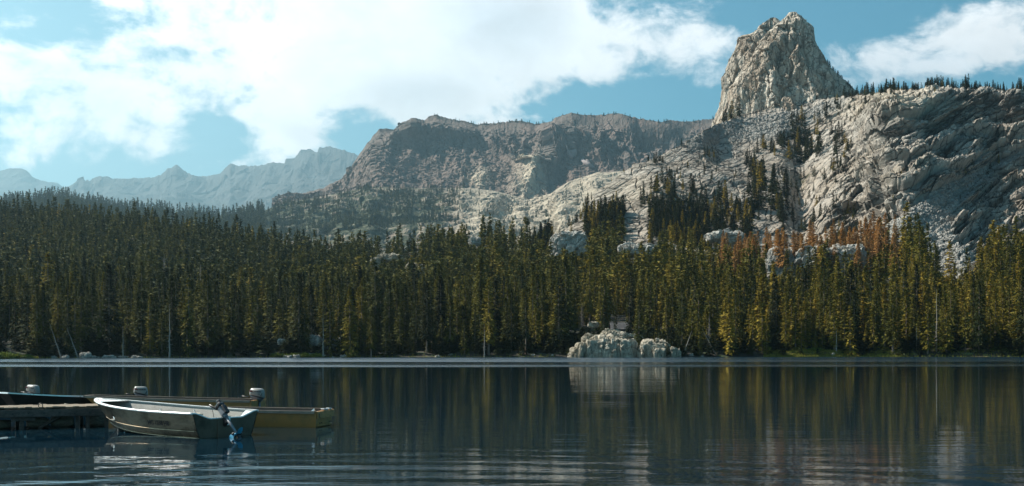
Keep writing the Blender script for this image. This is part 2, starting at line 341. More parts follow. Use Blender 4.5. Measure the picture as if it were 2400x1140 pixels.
def d_gran(P, PX, PY, T):
    a, c = strat(PX, PY); Z = np.zeros_like(PX); amp = .12 + .88 * sstep(PX, 1800, 2050) - .55 * gauss(PX, PY, 2120, 245, 110, 30); tl = tal_g(PX, PY, T, None)
    Q = np.stack([a / 78, c / 17, Z], -1); Q = Q + .06 * np.stack([fbm(Q * .8 + 5, 2), fbm(Q * .8 + 9, 2), Z], -1)
    f1, e1 = facet(Q, 1.0, 1.2); f2, e2 = facet(np.stack([a / 27, c / 8, Z + 7.3], -1), 1, 1); f3, e3 = facet(P / 3.1, 1, 1); f4, e4 = facet(P / 1.5, .8, 1)
    big = fbm(P / 85.0, 3) * 6
    c2 = c + 3.5 * fbm(np.stack([a / 150, c / 60, Z + 2], -1), 3); s1 = 1 - (c2 / 34) % 1.0; s2 = 1 - ((c2 + 6 * perlin(np.stack([a / 50, c / 20, Z + 5], -1))) / 12.5) % 1.0; pres = sstep(fbm(np.stack([a / 110, c / 40, Z + 8], -1), 3), -.25, .35)
    big = big + (amp * .97 + .03) * pres * (2.8 * s1 + 1.5 * s2)
    o = big + amp * (2.6 * f1 - 2.6 * (1 - sstep(e1, 0, .12))) + amp * (.6 * f2 - .8 * (1 - sstep(e2, 0, .15))) + .42 * f3 * (.3 + .7 * amp)
    jn = np.abs(((a + 16 * fbm(np.stack([a / 60, c / 30, Z + 11], -1), 3)) / 41) % 1 - .5) * 2; o -= (.5 + .5 * amp) * 2.2 * (1 - sstep(jn, 0, .13)) * sstep(fbm(np.stack([a / 80, c / 50, Z + 21], -1), 2), -.1, .2)
    o = o * (1 - .75 * tl) + tl * (.5 * f3 + .35 * f4)
    for L_, A_, x0_, up_ in (([(1980, 352), (2060, 322), (2140, 292), (2170, 262), (2240, 217), (2300, 224), (2400, 232), (3000, 250)], 7, 2000, 60), ([(1900, 470), (2100, 395), (2260, 330), (2400, 330), (3000, 340)], 7, 1980, 45), ([(1880, 545), (2060, 470), (2200, 420), (2330, 360), (3000, 330)], 7, 1920, 45)):
        l_ = interp(PX, L_) + 5 * perlin(np.stack([PX / 34, Z, Z + 1], -1)); o += A_ * sstep(l_ - PY, -2, 3) * np.exp(-np.clip(l_ - PY, 0, None) / up_) * sstep(PX, x0_, x0_ + 60) * sstep(1 - T, .0, .12)
    o += 10 * gauss(PX, PY, 1560, 470, 150, 45) + 9 * gauss(PX, PY, 2080, 300, 70, 50) - 14 * gauss(PX, PY, 1880, 420, 30, 120)
    return o * sstep(1 - T, 0, .03) + (1 - sstep(1 - T, 0, .03)) * .6 * f3
def veg_g(PX, PY, T, V):
    return .22 + .18 * gauss(PX, PY, 1880, 330, 60, 90) + .5 * sstep(PY, 560, 640) - .25 * tal_g(PX, PY, T, V) + .12 * fbm(V / 30.0, 3) - .1 * gauss(PX, PY, 2100, 250, 90, 50)
gran = sheet('granite_mountainside', 1150, 2750, 1000, 420, GR, GF, w_gran, d_gran, M['granite'], {'talus': tal_g, 'veg': veg_g, 'cliff_dark': lambda a, b_, t, V: .8 * cliffs(a, b_) * (.75 + .5 * fbm(V / 14.0, 2)).clip(0, 1), 'pale': lambda a, b_, t, V: np.clip(.65 * gauss(a, b_, 2110, 255, 110, 36) + .32 * gauss(a, b_, 1480, 470, 120, 45) + .06 * gauss(a, b_, 2050, 420, 200, 60) * (1 - cliffs(a, b_)), 0, .85)}, back=(30, 22), blur=22, jag=3.0)  # pale: brightness of the sunlit plateau painted into the granite

# ---- crag on its crest
def lobe(rows, left, right, dc, depth_k, seed, amp, off):
    py = np.linspace(rows[0], rows[1], rows[2]); nu = 560; thn = np.linspace(0, 2 * np.pi, nu, endpoint=False)
    L = np.interp(-py, [-p for p, _ in left], [x for _, x in left]); Rr = np.interp(-py, [-p for p, _ in right], [x for _, x in right])
    cx, hw = (L + Rr) / 2, (Rr - L) / 2
    c, s = np.cos(thn), np.sin(thn); e = .8; cs = np.sign(c) * np.abs(c) ** e; sn = np.sign(s) * np.abs(s) ** 1.15
    PXs = cx[:, None] + hw[:, None] * cs; dd = dc - (hw * dc / FP * depth_k)[:, None] * sn
    P = np.stack([(PXs - HX) / FP * dd, dd, CAMZ + (HY - py[:, None]) / FP * dd], -1)
    N = np.stack([c * np.ones_like(PXs), -s * np.ones_like(PXs), .25 + 0 * PXs], -1)
    shear = P + np.stack([P[..., 2] * .10, 0 * P[..., 0], 0 * P[..., 0]], -1)
    q = shear * np.array([1 / 22, 1 / 22, 1 / 75]) + seed
    rib = ridged(q, 3) * 3.6 + fbm(shear * np.array([1 / 9, 1 / 9, 1 / 28]) + seed, 3) * 2.0
    Q = shear * np.array([1 / 8.5, 1 / 8.5, 1 / 20]) + seed; Q = Q + .3 * fbm(Q * .9, 2)[..., None]
    f1, e1 = facet(Q, 1, 1.1); f2, e2 = facet(shear * np.array([1 / 3.6, 1 / 3.6, 1 / 8.0]) + seed * 2, 1, 1); f3, _ = facet(P / 1.9, 1, 1)
    o = rib + 1.9 * f1 - 1.2 * (1 - sstep(e1, 0, .12)) + .8 * f2 - .4 * (1 - sstep(e2, 0, .12)) + .28 * f3 + off
    side = .38 + .62 * np.abs(s)[None]; top = sstep(np.linspace(1, 0, len(py)), 0, .10)[:, None] * .7 + .3
    V = P + N * (o * side * top * amp)[..., None]
    V[..., 2] += (facet(P[..., :] * np.array([1 / 4.0, 1 / 4.0, 0]), .6, .8)[0] * 1.1) * (1 - top * .6)
    cap = V[-1:].mean(1, keepdims=True) * .985 + V[-1:] * .015; cap[..., 2] = V[-1, :, 2].mean() + .8
    return np.concatenate([V, cap], 0), nu
mainL = [(330, 1672), (281, 1688), (250, 1700), (210, 1713), (175, 1731), (136, 1752), (101, 1784), (75, 1806), (57, 1826), (42, 1840), (30, 1851)]
mainR = [(330, 2060), (225, 2016), (205, 1994), (190, 1980), (175, 1964), (162, 1951), (140, 1934), (101, 1912), (66, 1899), (48, 1889), (30, 1867)]
backL = [(330, 1660), (281, 1676), (250, 1689), (210, 1693), (189, 1691), (167, 1699), (136, 1712), (105, 1727), (90, 1738), (75, 1766), (53, 1789), (42, 1806)]
backR = [(330, 1980), (136, 1890), (60, 1840), (42, 1822)]
V1, nu1 = lobe((330, 30, 330), mainL, mainR, 962, .62, 3.1, 1.0, -2.6); V2, nu2 = lobe((330, 42, 280), backL, backR, 1010, .5, 8.7, .9, -2.6)
F1 = grid_faces(V1.shape[0], nu1, True); F2 = grid_faces(V2.shape[0], nu2, True) + V1.shape[0] * nu1
VC = np.concatenate([V1.reshape(-1, 3), V2.reshape(-1, 3)]); PYc = HY - (VC[:, 2] - CAMZ) / VC[:, 1] * FP
me = arr_mesh('granite_crag', VC, np.concatenate([F1, F2]), attrs={'veg': .18 + .1 * fbm(VC / 14.0, 3), 'talus': np.zeros(len(VC))})
tag(link('granite_crag', me, mats=[M['crag']]), kind='structure')

# ---- brown mountain in the middle
MR = [(640, 470, 2300), (700, 455, 2350), (760, 440, 2380), (800, 419, 2400), (822, 393, 2420), (841, 362, 2440), (862, 335, 2450), (888, 302, 2460), (905, 300, 2470), (924, 303, 2480), (943, 292, 2480), (963, 276, 2480), (995, 281, 2490), (1010, 270, 2500), (1021, 269, 2500), (1062, 280, 2500), (1100, 286, 2500), (1119, 291, 2500), (1175, 287, 2500), (1220, 282, 2500), (1258, 291, 2500), (1295, 283, 2480), (1299, 276, 2470), (1340, 263, 2450), (1362, 268, 2450), (1407, 270, 2450), (1449, 264, 2430), (1470, 270, 2420), (1494, 278, 2420), (1550, 285, 2400), (1572, 281, 2400), (1606, 285, 2400), (1674, 278, 2400), (1760, 290, 2400), (1900, 300, 2400)]
MF = [(640, 520, 1950), (1900, 560, 1800)]
def cl_m(PX, PY, T):
    base = interp(PX, [(640, 500), (800, 450), (860, 400), (950, 370), (1050, 350), (1130, 350), (1180, 385), (1240, 450), (1290, 440), (1350, 385), (1420, 400), (1500, 410), (1600, 370), (1700, 350)])
    return 1 - sstep(PY, base - 22, base + 14)
def w_m(PX, PY, T): return .28 * cl_m(PX, PY, T) + 1.0 * (1 - cl_m(PX, PY, T))
def d_m(P, PX, PY, T):
    cl = cl_m(PX, PY, T); f, e = facet(P * np.array([1 / 34, 1 / 200, 1 / 80]), 1, 1); f2, _ = facet(P * np.array([1 / 14, 1 / 60, 1 / 24]), 1, 1); f3, _ = facet(P / 8.0, 1, 1)
    o = cl * (ridged(P * np.array([1 / 70, 1 / 900, 1 / 300]), 4) * 14 + fbm(P * np.array([1 / 190, 1 / 900, 1 / 260]) + 4, 4) * 44 + f * 6 + f2 * 4 + f3 * 2.4) + (1 - cl) * (fbm(P / 160, 4) * 14 + f3 * 2.6 + 7 * ridged(P * np.array([1 / 45, 1 / 500, 1 / 160]), 3))
    o += 70 * gauss(PX, PY, 1245, 435, 42, 38) + 40 * gauss(PX, PY, 1340, 330, 70, 35) + 35 * gauss(PX, PY, 990, 335, 60, 35) - 10 * gauss(PX, PY, 1180, 340, 60, 40) + 60 * gauss(PX, PY, 900, 420, 60, 40)
    return o * sstep(1 - T, 0, .24)
def tal_m(PX, PY, T, V): return np.clip(1 - cl_m(PX, PY, T) + .0, 0, 1) * .8
brown = sheet('brown_mountain', 640, 1900, 760, 300, MR, MF, w_m, d_m, M['brown'], {'talus': tal_m, 'veg': lambda a, b_, t, V: .12 + .1 * fbm(V / 90.0, 3) + 0 * a, 'pale': lambda a, b_, t, V: np.clip(1.0 * gauss(a, b_, 1240, 445, 40, 50) + .7 * gauss(a, b_, 1120, 425, 26, 24), 0, .9)}, back=(120, 60), K=1.6, nb=(0, -1, .1), jag=2.5)  # pale: sunlight on the buttress painted as lighter rock

# ---- foothill: wooded on the left, bare pale granite on the right, its sunlit look painted in
FR = [(-700, 470, 1300), (-300, 468, 1350), (0, 482, 1380), (60, 474, 1400), (100, 468, 1400), (140, 465, 1400), (200, 474, 1420), (300, 490, 1450), (400, 499, 1480), (520, 505, 1500), (600, 500, 1540), (650, 482, 1560), (700, 470, 1580), (760, 461, 1600), (800, 452, 1620), (860, 440, 1650), (950, 441, 1680), (1050, 440, 1700), (1100, 440, 1720), (1160, 448, 1720), (1240, 468, 1720), (1290, 455, 1710), (1330, 425, 1700), (1400, 402, 1700), (1470, 400, 1700), (1700, 400, 1700)]
FF = [(-700, 600, 1000), (700, 640, 960), (1700, 640, 960)]
def d_f(P, PX, PY, T):
    f, e = facet(P / 34.0, 1, 1.2); f2, _ = facet(P / 13.0, 1, 1); f3, _ = facet(P / 6.0, 1, 1)
    return (fbm(P / 150, 4) * 9 + f * 2.5 + f2 * 2.0 + f3 * .5) * (sstep(1 - T, 0, .06) * .8 + .2) * (.35 + .65 * sstep(PX, 560, 700))
foothill = sheet('foothill', -700, 1700, 900, 260, FR, FF, lambda a, b_, t: np.exp(.8 * fbm(np.stack([a / 90, b_ / 22, 0 * a], -1), 3)), d_f, M['foothill'],
                 {'talus': lambda a, b_, t, V: .55 * sstep(a, 1040, 1110) + 0 * b_, 'veg': lambda a, b_, t, V: .85 - .32 * sstep(a, 560, 700) - .45 * sstep(a, 1010, 1120) + .2 * gauss(a, b_, 850, 520, 200, 30) + .1 * fbm(V / 50.0, 3), 'pale': lambda a, b_, t, V: .6 * sstep(a, 1060, 1130) * (.65 + .6 * fbm(V / 60.0, 3)).clip(0, 1)}, back=(60, 40), K=1.9)

# ---- far ridges on the left
XR = [(100, 470, 5000), (150, 440, 5000), (169, 432, 5000), (190, 430, 5000), (199, 421, 5000), (204, 429, 5000), (222, 424, 5000), (232, 418, 5000), (245, 421, 5000), (285, 421, 5000), (337, 417, 5000), (362, 415, 5000), (367, 412, 5000), (378, 410, 5000), (394, 393, 5000), (404, 392, 5000), (412, 385, 5000), (420, 390, 5000), (439, 405, 5000), (457, 412, 4950), (484, 413, 4900), (517, 405, 4850), (530, 391, 4800), (540, 382, 4800), (551, 388, 4800), (585, 389, 4750), (619, 387, 4700), (637, 380, 4650), (667, 382, 4600), (670, 372, 4600), (690, 370, 4600), (705, 351, 4550), (729, 349, 4550), (744, 359, 4500), (748, 346, 4500), (772, 345, 4500), (799, 350, 4450), (840, 363, 4400), (900, 380, 4300), (1000, 400, 4200)]
XF = [(100, 520, 3800), (1000, 520, 3400)]
def d_x(P, PX, PY, T): return (ridged(P * np.array([1 / 150, 1 / 2500, 1 / 500]), 4) * 20 + fbm(P * np.array([1 / 300, 1 / 2500, 1 / 300]), 3) * 40 + facet(P / 60.0, 1, 1)[0] * 4) * (sstep(1 - T, 0, .2) * .97 + .03)
far1 = sheet('far_ridge', 100, 1000, 420, 120, XR, XF, lambda a, b_, t: .35 + .9 * (1 - sstep(t, .2, .7)), d_x, M['far'], {'veg': lambda a, b_, t, V: .5 - .4 * t}, jag=3.0, back=(250, 120), K=3.0)
YR = [(-700, 430, 6200), (-200, 415, 6200), (0, 401, 6200), (12, 398, 6200), (22, 395, 6200), (49, 395, 6200), (60, 399, 6200), (71, 408, 6200), (79, 419, 6200), (100, 427, 6200), (120, 432, 6200), (160, 445, 6200), (400, 470, 6200)]
far2 = sheet('farthest_ridge', -700, 400, 260, 60, YR, [(-700, 520, 5400), (400, 520, 5400)], lambda a, b_, t: 1 + 0 * a, d_x, M['far'], {'veg': lambda a, b_, t, V: .3 - .3 * t}, back=(250, 120), K=3.0)

# ---- lake bed / valley floor reaching the horizon, lake surface, haze
m_, n, b = mat('lake_bed'); n.put(b.inputs['Base Color'], n.mix(n.noise(n.new('ShaderNodeNewGeometry').outputs['Position'], .3, 5), (.03, .04, .035), (.07, .07, .05))); b.inputs['Roughness'].default_value = .9
gv = [(-14000, -2200, -2.6), (14000, -2200, -2.6), (14000, 23000, -2.6), (-14000, 23000, -2.6)]
tag(link('ground', arr_mesh('ground', gv, [(0, 1, 2, 3)]), mats=[m_]), kind='structure')
m_, n, b = mat('lake_water'); g = n.new('ShaderNodeNewGeometry').outputs['Position']
sp = n.new('ShaderNodeSeparateXYZ'); n.put(sp.inputs[0], g); X_, Y_ = sp.outputs[0], sp.outputs[1]
# wind patch near the far shore, its near edge running straight across the lake
edge = n.m('ADD', Y_, n.m('MULTIPLY', n.m('SUBTRACT', n.noise(n.scalev(g, (.012, .05, 0)), 1, 5, .6), .5), 30))
edge = n.m('ADD', edge, n.m('MULTIPLY', n.m('ABSOLUTE', n.m('ADD', X_, 12)), -.06))
wind = n.mapr(edge, 122, 136); strip = n.m('ADD', n.mapr(edge, 172, 190), n.m('MULTIPLY', n.mapr(edge, 150, 138), .7)); strip = n.m('MULTIPLY', n.m('ADD', n.m('MULTIPLY', strip, .6), .40), n.mapr(n.noise(n.scalev(g, (.006, .05, 0)), 1, 5, .65), .34, .56, .6, 1))
strip2 = n.mapr(X_, -40, 80, 1.0, .55)
wind = n.m('MULTIPLY', n.m('MULTIPLY', wind, strip), strip2)
body = n.mix(n.noise(g, .05, 3), (.002, .012, .023), (.003, .015, .026))
n.put(b.inputs['Base Color'], body); b.inputs['IOR'].default_value = 1.333; b.inputs['Specular IOR Level'].default_value = .5
n.put(b.inputs['Roughness'], n.mapr(wind, 0, 1, .012, .30, False)); n.put(b.inputs['Specular IOR Level'], n.mapr(wind, 0, 1, .5, 1.0, False))
near = n.m('ADD', n.mapr(Y_, 17, 23.5, .44, .19), n.mapr(Y_, 40, 90, 0, .06))
w1 = n.noise(n.scalev(g, (.55, 2.4, 0)), 1.0, 3, .5, .4); w2 = n.noise(n.scalev(g, (.18, .9, 0), (0, 0, R(4))), 1.0, 2, .5); w3 = n.noise(n.scalev(g, (2.4, 7, 0)), 1.0, 2, .5)
calm = n.mapr(n.noise(n.scalev(g, (.05, .12, 0)), 1, 3), .35, .65, .35, 1.2)
# spreading rings from something that broke the surface near the camera
dx = n.m('SUBTRACT', X_, -2.2); dy = n.m('MULTIPLY', n.m('SUBTRACT', Y_, 8.5), 1.0)
rr = n.m('SQRT', n.m('ADD', n.m('MULTIPLY', dx, dx), n.m('MULTIPLY', dy, dy)))
rr2 = n.m('ADD', rr, n.m('MULTIPLY', n.noise(g, .7, 2), .9))
ring = n.m('MULTIPLY', n.m('SINE', n.m('MULTIPLY', rr2, 5.2)), n.m('MULTIPLY', n.mapr(rr, 6.0, 8.5), n.mapr(rr, 11.5, 15.5, 1, 0)))
h = n.m('ADD', n.m('MULTIPLY', w1, .020), n.m('ADD', n.m('MULTIPLY', w2, .045), n.m('MULTIPLY', w3, .010)))
h = n.m('MULTIPLY', n.m('MULTIPLY', n.m('MULTIPLY', h, calm), near), n.mapr(X_, -8.5, -3.5, .4, 1.0)); h = n.m('ADD', h, n.m('MULTIPLY', ring, .0022))
chop = n.m('MULTIPLY', n.noise(n.scalev(g, (.9, 2.2, 0)), 1.0, 4, .6), n.m('MULTIPLY', wind, .055)); h = n.m('ADD', h, chop)
n.put(b.inputs['Normal'], n.bump(h, 1.0, 1.0))
tag(link('lake_water', arr_mesh('lake_water', [(-1500, -300, 0), (1500, -300, 0), (1500, 345, 0), (-1500, 345, 0)], [(0, 1, 2, 3)]), mats=[m_]), kind='structure')

hz = bpy.data.materials.new('haze_air'); hz.use_nodes = True; n = NT(hz.node_tree); n.n.remove(hz.node_tree.nodes['Principled BSDF'])
pv = n.new('ShaderNodeVolumePrincipled'); pv.inputs['Color'].default_value = (.52, .85, 1.0, 1); pv.inputs['Density'].default_value = .000062; pv.inputs['Anisotropy'].default_value = .64
n.l.new(pv.outputs[0], n.n['Material Output'].inputs['Volume'])
a_, b_, c_, d_, e_, f_ = -14500, 14500, -2500, 23500, -3.8, 2420
bv = [(a_, c_, e_), (b_, c_, e_), (b_, d_, e_), (a_, d_, e_), (a_, c_, f_), (b_, c_, f_), (b_, d_, f_), (a_, d_, f_)]
tag(link('haze', arr_mesh('haze', bv, [(3, 2, 1, 0), (4, 5, 6, 7), (0, 1, 5, 4), (1, 2, 6, 5), (2, 3, 7, 6), (3, 0, 4, 7)]), mats=[hz]), kind='stuff')

# ---- old snow lying in the gullies of the brown mountain
m_, n, b = mat('old_snow'); g = n.new('ShaderNodeNewGeometry').outputs['Position']; n.put(b.inputs['Base Color'], n.mix(n.noise(g, .02, 6, .6), (.24, .20, .195), (.19, .155, .15))); b.inputs['Roughness'].default_value = .8
for lab, poly in (('upper pinkish snow patch in the gully of the brown mountain', [(1329, 367), (1336, 371), (1343, 367), (1352, 372), (1349, 379), (1344, 383), (1343, 388), (1336, 384), (1332, 379), (1333, 373)]),
                  ('lower slanting pinkish snow streak on the brown mountain', [(1358, 385), (1363, 384), (1367, 388), (1376, 388), (1377, 392), (1384, 396), (1394, 401), (1388, 402), (1376, 399), (1366, 395), (1359, 390)])):
    q = np.array(poly, float); cq = q.mean(0); rings = [cq + (q - cq) * f_ for f_ in (.02, .4, .75, 1.0)]; P3 = [lookup(brown, r_[:, 0], r_[:, 1]) - np.array([0, 16 if k_ < 3 else 4, 0]) for k_, r_ in enumerate(rings)]
    Vb = [p + np.array([0, 40, -6]) for p in P3]; VV = np.concatenate(P3 + Vb); F = np.concatenate([grid_faces(4, len(q), True), grid_faces(4, len(q), True) + 4 * len(q)])
    o_ = link('snow_patch', arr_mesh('snow_patch', VV, F, smooth=True), mats=[m_]); tag(o_, lab, 'snow patch', kind='structure')
# ================================================================== CONIFERS
def crown_geo(H, cs, wid, nwh, nb, ncl, csz, r, bare=False, lean=0.0, top=.85):
    """needle sprays on drooping branches: thousands of small leaf triangles, gaps between the whorls"""
    hs = cs + (H - cs) * (np.linspace(0, 1, nwh) ** .92) + r.normal(0, .12, nwh) * (H - cs) / nwh * 2
    t = np.clip((hs - cs) / (H - cs), 0, 1); prof = wid * (1 - t) ** top * (.55 + .45 * sstep(t, 0, .14)) + wid * .05
    hh = np.repeat(hs, nb); tt = np.repeat(t, nb); L = np.repeat(prof, nb) * r.uniform(.62, 1.12, nwh * nb)
    azm = r.uniform(0, 2 * np.pi, nwh * nb); L *= 1 + .22 * np.sin(azm * 2 + r.uniform(0, 6) + hh * .5)
    keep = r.random(len(L)) > (.12 if not bare else .3); hh, tt, L, azm = hh[keep], tt[keep], L[keep], azm[keep]; hh = hh + r.normal(0, .25, len(hh))
    droop = -.15 - .45 * (1 - tt) + r.normal(0, .12, len(hh)) + .55 * tt
    o = np.stack([np.cos(azm), np.sin(azm), droop], -1); o /= np.linalg.norm(o, axis=1, keepdims=True)
    base = np.stack([lean * hh, 0 * hh, hh], -1)
    if bare:
        l = np.cross(o, [0, 0, 1.0]); l /= np.linalg.norm(l, axis=1, keepdims=True)
        k = 4; P = []
        for j in range(k):
            s0 = j / k * L; q = base + o * s0[:, None]; e = o + r.normal(0, .45, o.shape) * (.3 + .7 * (j > 0)); w = .045
            P.append(np.stack([q - np.array([0, 0, w]), q + np.array([0, 0, w]), q + e * (L * (.55 if j else 1.0))[:, None]], 1))
        T = np.concatenate(P); return T.reshape(-1, 3), np.arange(len(T) * 3).reshape(-1, 3)
    s = (np.arange(ncl) + r.random((len(L), ncl))) / ncl; s = .12 + .88 * s; S = s * L[:, None]
    lat = np.cross(o, [0, 0, 1.0]); lat /= np.linalg.norm(lat, axis=1, keepdims=True)
    off = r.normal(0, .22, s.shape) * (.35 + S * .75)
    sag = -.10 * S * S / (wid + .01)
    C = base[:, None] + o[:, None] * S[..., None] + lat[:, None] * off[..., None]; C[..., 2] += sag + r.normal(0, .07, s.shape) * csz * 2
    roll = r.uniform(-1.0, 1.0, s.shape); up = np.cross(lat, o)
    w = lat[:, None] * np.cos(roll)[..., None] + up[:, None] * np.sin(roll)[..., None]
    dirn = o[:, None] + lat[:, None] * (off / (S + .3) * 1.2)[..., None] + r.normal(0, .25, C.shape); dirn[..., 2] -= .15
    z = (csz * (.55 + .55 * (1 - tt)))[:, None, None] * r.uniform(.6, 1.35, s.shape)[..., None]
    T = np.stack([C - w * z * .42, C + w * z * .42, C + dirn * z * 1.25], -2).reshape(-1, 3, 3)
    tip = np.array([[[lean * H - .12 * csz * 3, 0, H - csz * 2.4], [lean * H + .12 * csz * 3, 0, H - csz * 2.4], [lean * H, 0, H + csz * .6]], [[lean * H, -.12 * csz * 3, H - csz * 2.4], [lean * H, .12 * csz * 3, H - csz * 2.4], [lean * H, 0, H + csz * .6]]])
    T = np.concatenate([T, tip]); return T.reshape(-1, 3), np.arange(len(T) * 3).reshape(-1, 3)
def trunk_geo(H, r0, r, lean=0.0, stubs=14, k=6):
    lv = np.linspace(0, 1, 7); a = np.arange(k) / k * 2 * np.pi
    rad = r0 * (1 - lv * .93) * (1 + .35 * np.exp(-lv * 25)); V = np.stack([np.cos(a)[None] * rad[:, None] + (lean * H * lv)[:, None] + r.normal(0, .03, 7)[:, None], np.sin(a)[None] * rad[:, None], np.repeat((lv * H)[:, None], k, 1)], -1).reshape(-1, 3)
    V[:k, 2] -= .5
    q = grid_faces(7, k, True); F = np.concatenate([q[:, [0, 1, 2]], q[:, [0, 2, 3]]])
    if stubs:
        h = r.uniform(.08, .5, stubs) * H; az_ = r.uniform(0, 6.28, stubs); l = r.uniform(.5, 1.5, stubs); o = np.stack([np.cos(az_), np.sin(az_), r.uniform(-.4, .1, stubs)], -1)
        b0 = np.stack([lean * h, 0 * h, h], -1); T = np.stack([b0 - [0, 0, .04], b0 + [0, 0, .04], b0 + o * l[:, None]], 1).reshape(-1, 3)
        F = np.concatenate([F, len(V) + np.arange(stubs * 3).reshape(-1, 3)]); V = np.concatenate([V, T])
    return V, F

# near kinds (built once, copied): (height, crown start, half width, whorls, branches, sprays, spray size, lean)
NEAR = []
for i, (cs, wd, nw, nb, nc, cz, ln, tp) in enumerate([(1.2, 2.7, 42, 7, 10, .42, 0, 1.05), (1.8, 2.3, 42, 7, 9, .40, .01, .9), (3.6, 2.5, 36, 7, 10, .42, 0, .8), (5.0, 2.1, 32, 6, 9, .42, -.02, .7),
                                                      (.8, 3.1, 44, 7, 11, .44, 0, 1.15), (1.4, 1.8, 42, 6, 8, .38, 0, .9), (2.6, 2.9, 36, 7, 11, .46, .02, .85), (1.0, 2.3, 44, 7, 9, .40, -.01, 1.0)]):
    r = np.random.default_rng(100 + i); H = 16.0
    V, F = crown_geo(H, cs, wd, nw + 4, nb, nc + 4, cz * .8, r, lean=ln, top=tp); cm = arr_mesh('conifer_crown', V, F); cm.materials.append(M['leaf'])
    V, F = trunk_geo(H, .26, r, ln); tm = arr_mesh('conifer_trunk', V, F); tm.materials.append(M['bark']); NEAR.append((cm, tm))
RUSTY = []
for i in range(4):
    r = np.random.default_rng(140 + i); V, F = crown_geo(16, 1.5 + i, 2.3, 38, 6, 9, .42, r, top=.85); cm = arr_mesh('rusty_crown', V, F); cm.materials.append(M['rust'])
    V, F = trunk_geo(16, .24, r); tm = arr_mesh('rusty_trunk', V, F); tm.materials.append(M['palebark' if i == 3 else 'bark']); RUSTY.append((cm, tm))
SNAG = []
for i in range(3):
    r = np.random.default_rng(160 + i); V, F = crown_geo(16, 2.5, 2.2, 46, 7, 4, .3, r, bare=True); cm = arr_mesh('bare_branches', V, F); cm.materials.append(M['grey'])
    V, F = trunk_geo(16, .26, r); tm = arr_mesh('snag_trunk', V, F); tm.materials.append(M['palebark']); SNAG.append((cm, tm))
POLE = []
for i, ln in enumerate((.0, .18, -.22)):
    r = np.random.default_rng(170 + i); V, F = trunk_geo(14, .20, r, ln, stubs=26); tm = arr_mesh('bare_pole', V, F); tm.materials.append(M['palebark']); POLE.append(tm)
def tree(kind, name, loc, H, label, cat, group=None, sw=1.0, rz=None):
    e = empty(name, loc, random.uniform(0, 6.28) if rz is None else rz); tag(e, label, cat, group); s = H / 16.0; e.scale = (s * sw, s * sw, s)
    c = link('crown', kind[0], e); t_ = link('trunk', kind[1], e); return e

# ---- where trees stand on the forest hill
def hill_at(X, Y):
    px = X / Y * FP + HX; sh = interp(px, SHORE, 2) - 3; rd = interp(px, HR, 2); t = (Y - sh) / (rd - sh)
    fp = interp(px, HF); rp = interp(px, HR); py = fp + (rp - fp) * np.clip(t, 0, 1); P = lookup(hill, px, py); return px, t, P[..., 2]
gx, gy = np.meshgrid(np.arange(-560, 560, 3.9), np.arange(236, 840, 3.9)); gx = gx.ravel() + rng.uniform(-2.4, 2.4, gx.size); gy = gy.ravel() + rng.uniform(-2.4, 2.4, gy.size)
px, t, z = hill_at(gx, gy); k = (px > -260) & (px < 2640) & (t > .016) & (t < 1.03)
gx, gy, px, t, z = gx[k], gy[k], px[k], t[k], z[k]
hgt = rng.normal(13.2, 3.7, len(gx)).clip(6, 22) * (1 + .12 * fbm(np.stack([gx / 60, gy / 60, 0 * gx], -1), 2)) * (1 - .22 * t)
hgt = np.where(rng.random(len(gx)) < .26, hgt * rng.uniform(.3, .75, len(gx)), hgt)
pyb = HY - (z - CAMZ) / gy * FP; pyt = HY - (z + hgt - CAMZ) / gy * FP
# (px, py top, py bottom, half width px, share removed) openings through which rock, cabin or bank show
OPEN = [(940, 588, 640, 75, .5), (1335, 530, 585, 40, .95), (1490, 548, 590, 45, .85), (1110, 552, 568, 14, .9), (1840, 565, 640, 42, .75), (1960, 560, 610, 80, .6), (2060, 560, 640, 60, .4), (2240, 560, 640, 55, .8), (1450, 745, 836, 27, 1.0),
        (1415, 778, 840, 82, 1.0), (1540, 794, 840, 52, 1.0), (35, 800, 836, 50, .9), (1250, 570, 600, 120, .3), (1900, 495, 572, 215, .72), (1700, 540, 570, 40, .7), (620, 800, 830, 60, .5), (1640, 822, 836, 24, .5)]
rem = np.zeros(len(gx), bool)
for ox, ya, yb, w_, sh_ in OPEN:
    inside = (np.abs(px - ox) < w_) & (pyt < yb - 2) & (pyb > ya); rem |= inside & (rng.random(len(gx)) < sh_)
rem |= (px > 1262) & (px < 1600) & (gy < 304)
k = ~rem; gx, gy, px, t, z, hgt, pyb, pyt = [a[k] for a in (gx, gy, px, t, z, hgt, pyb, pyt)]
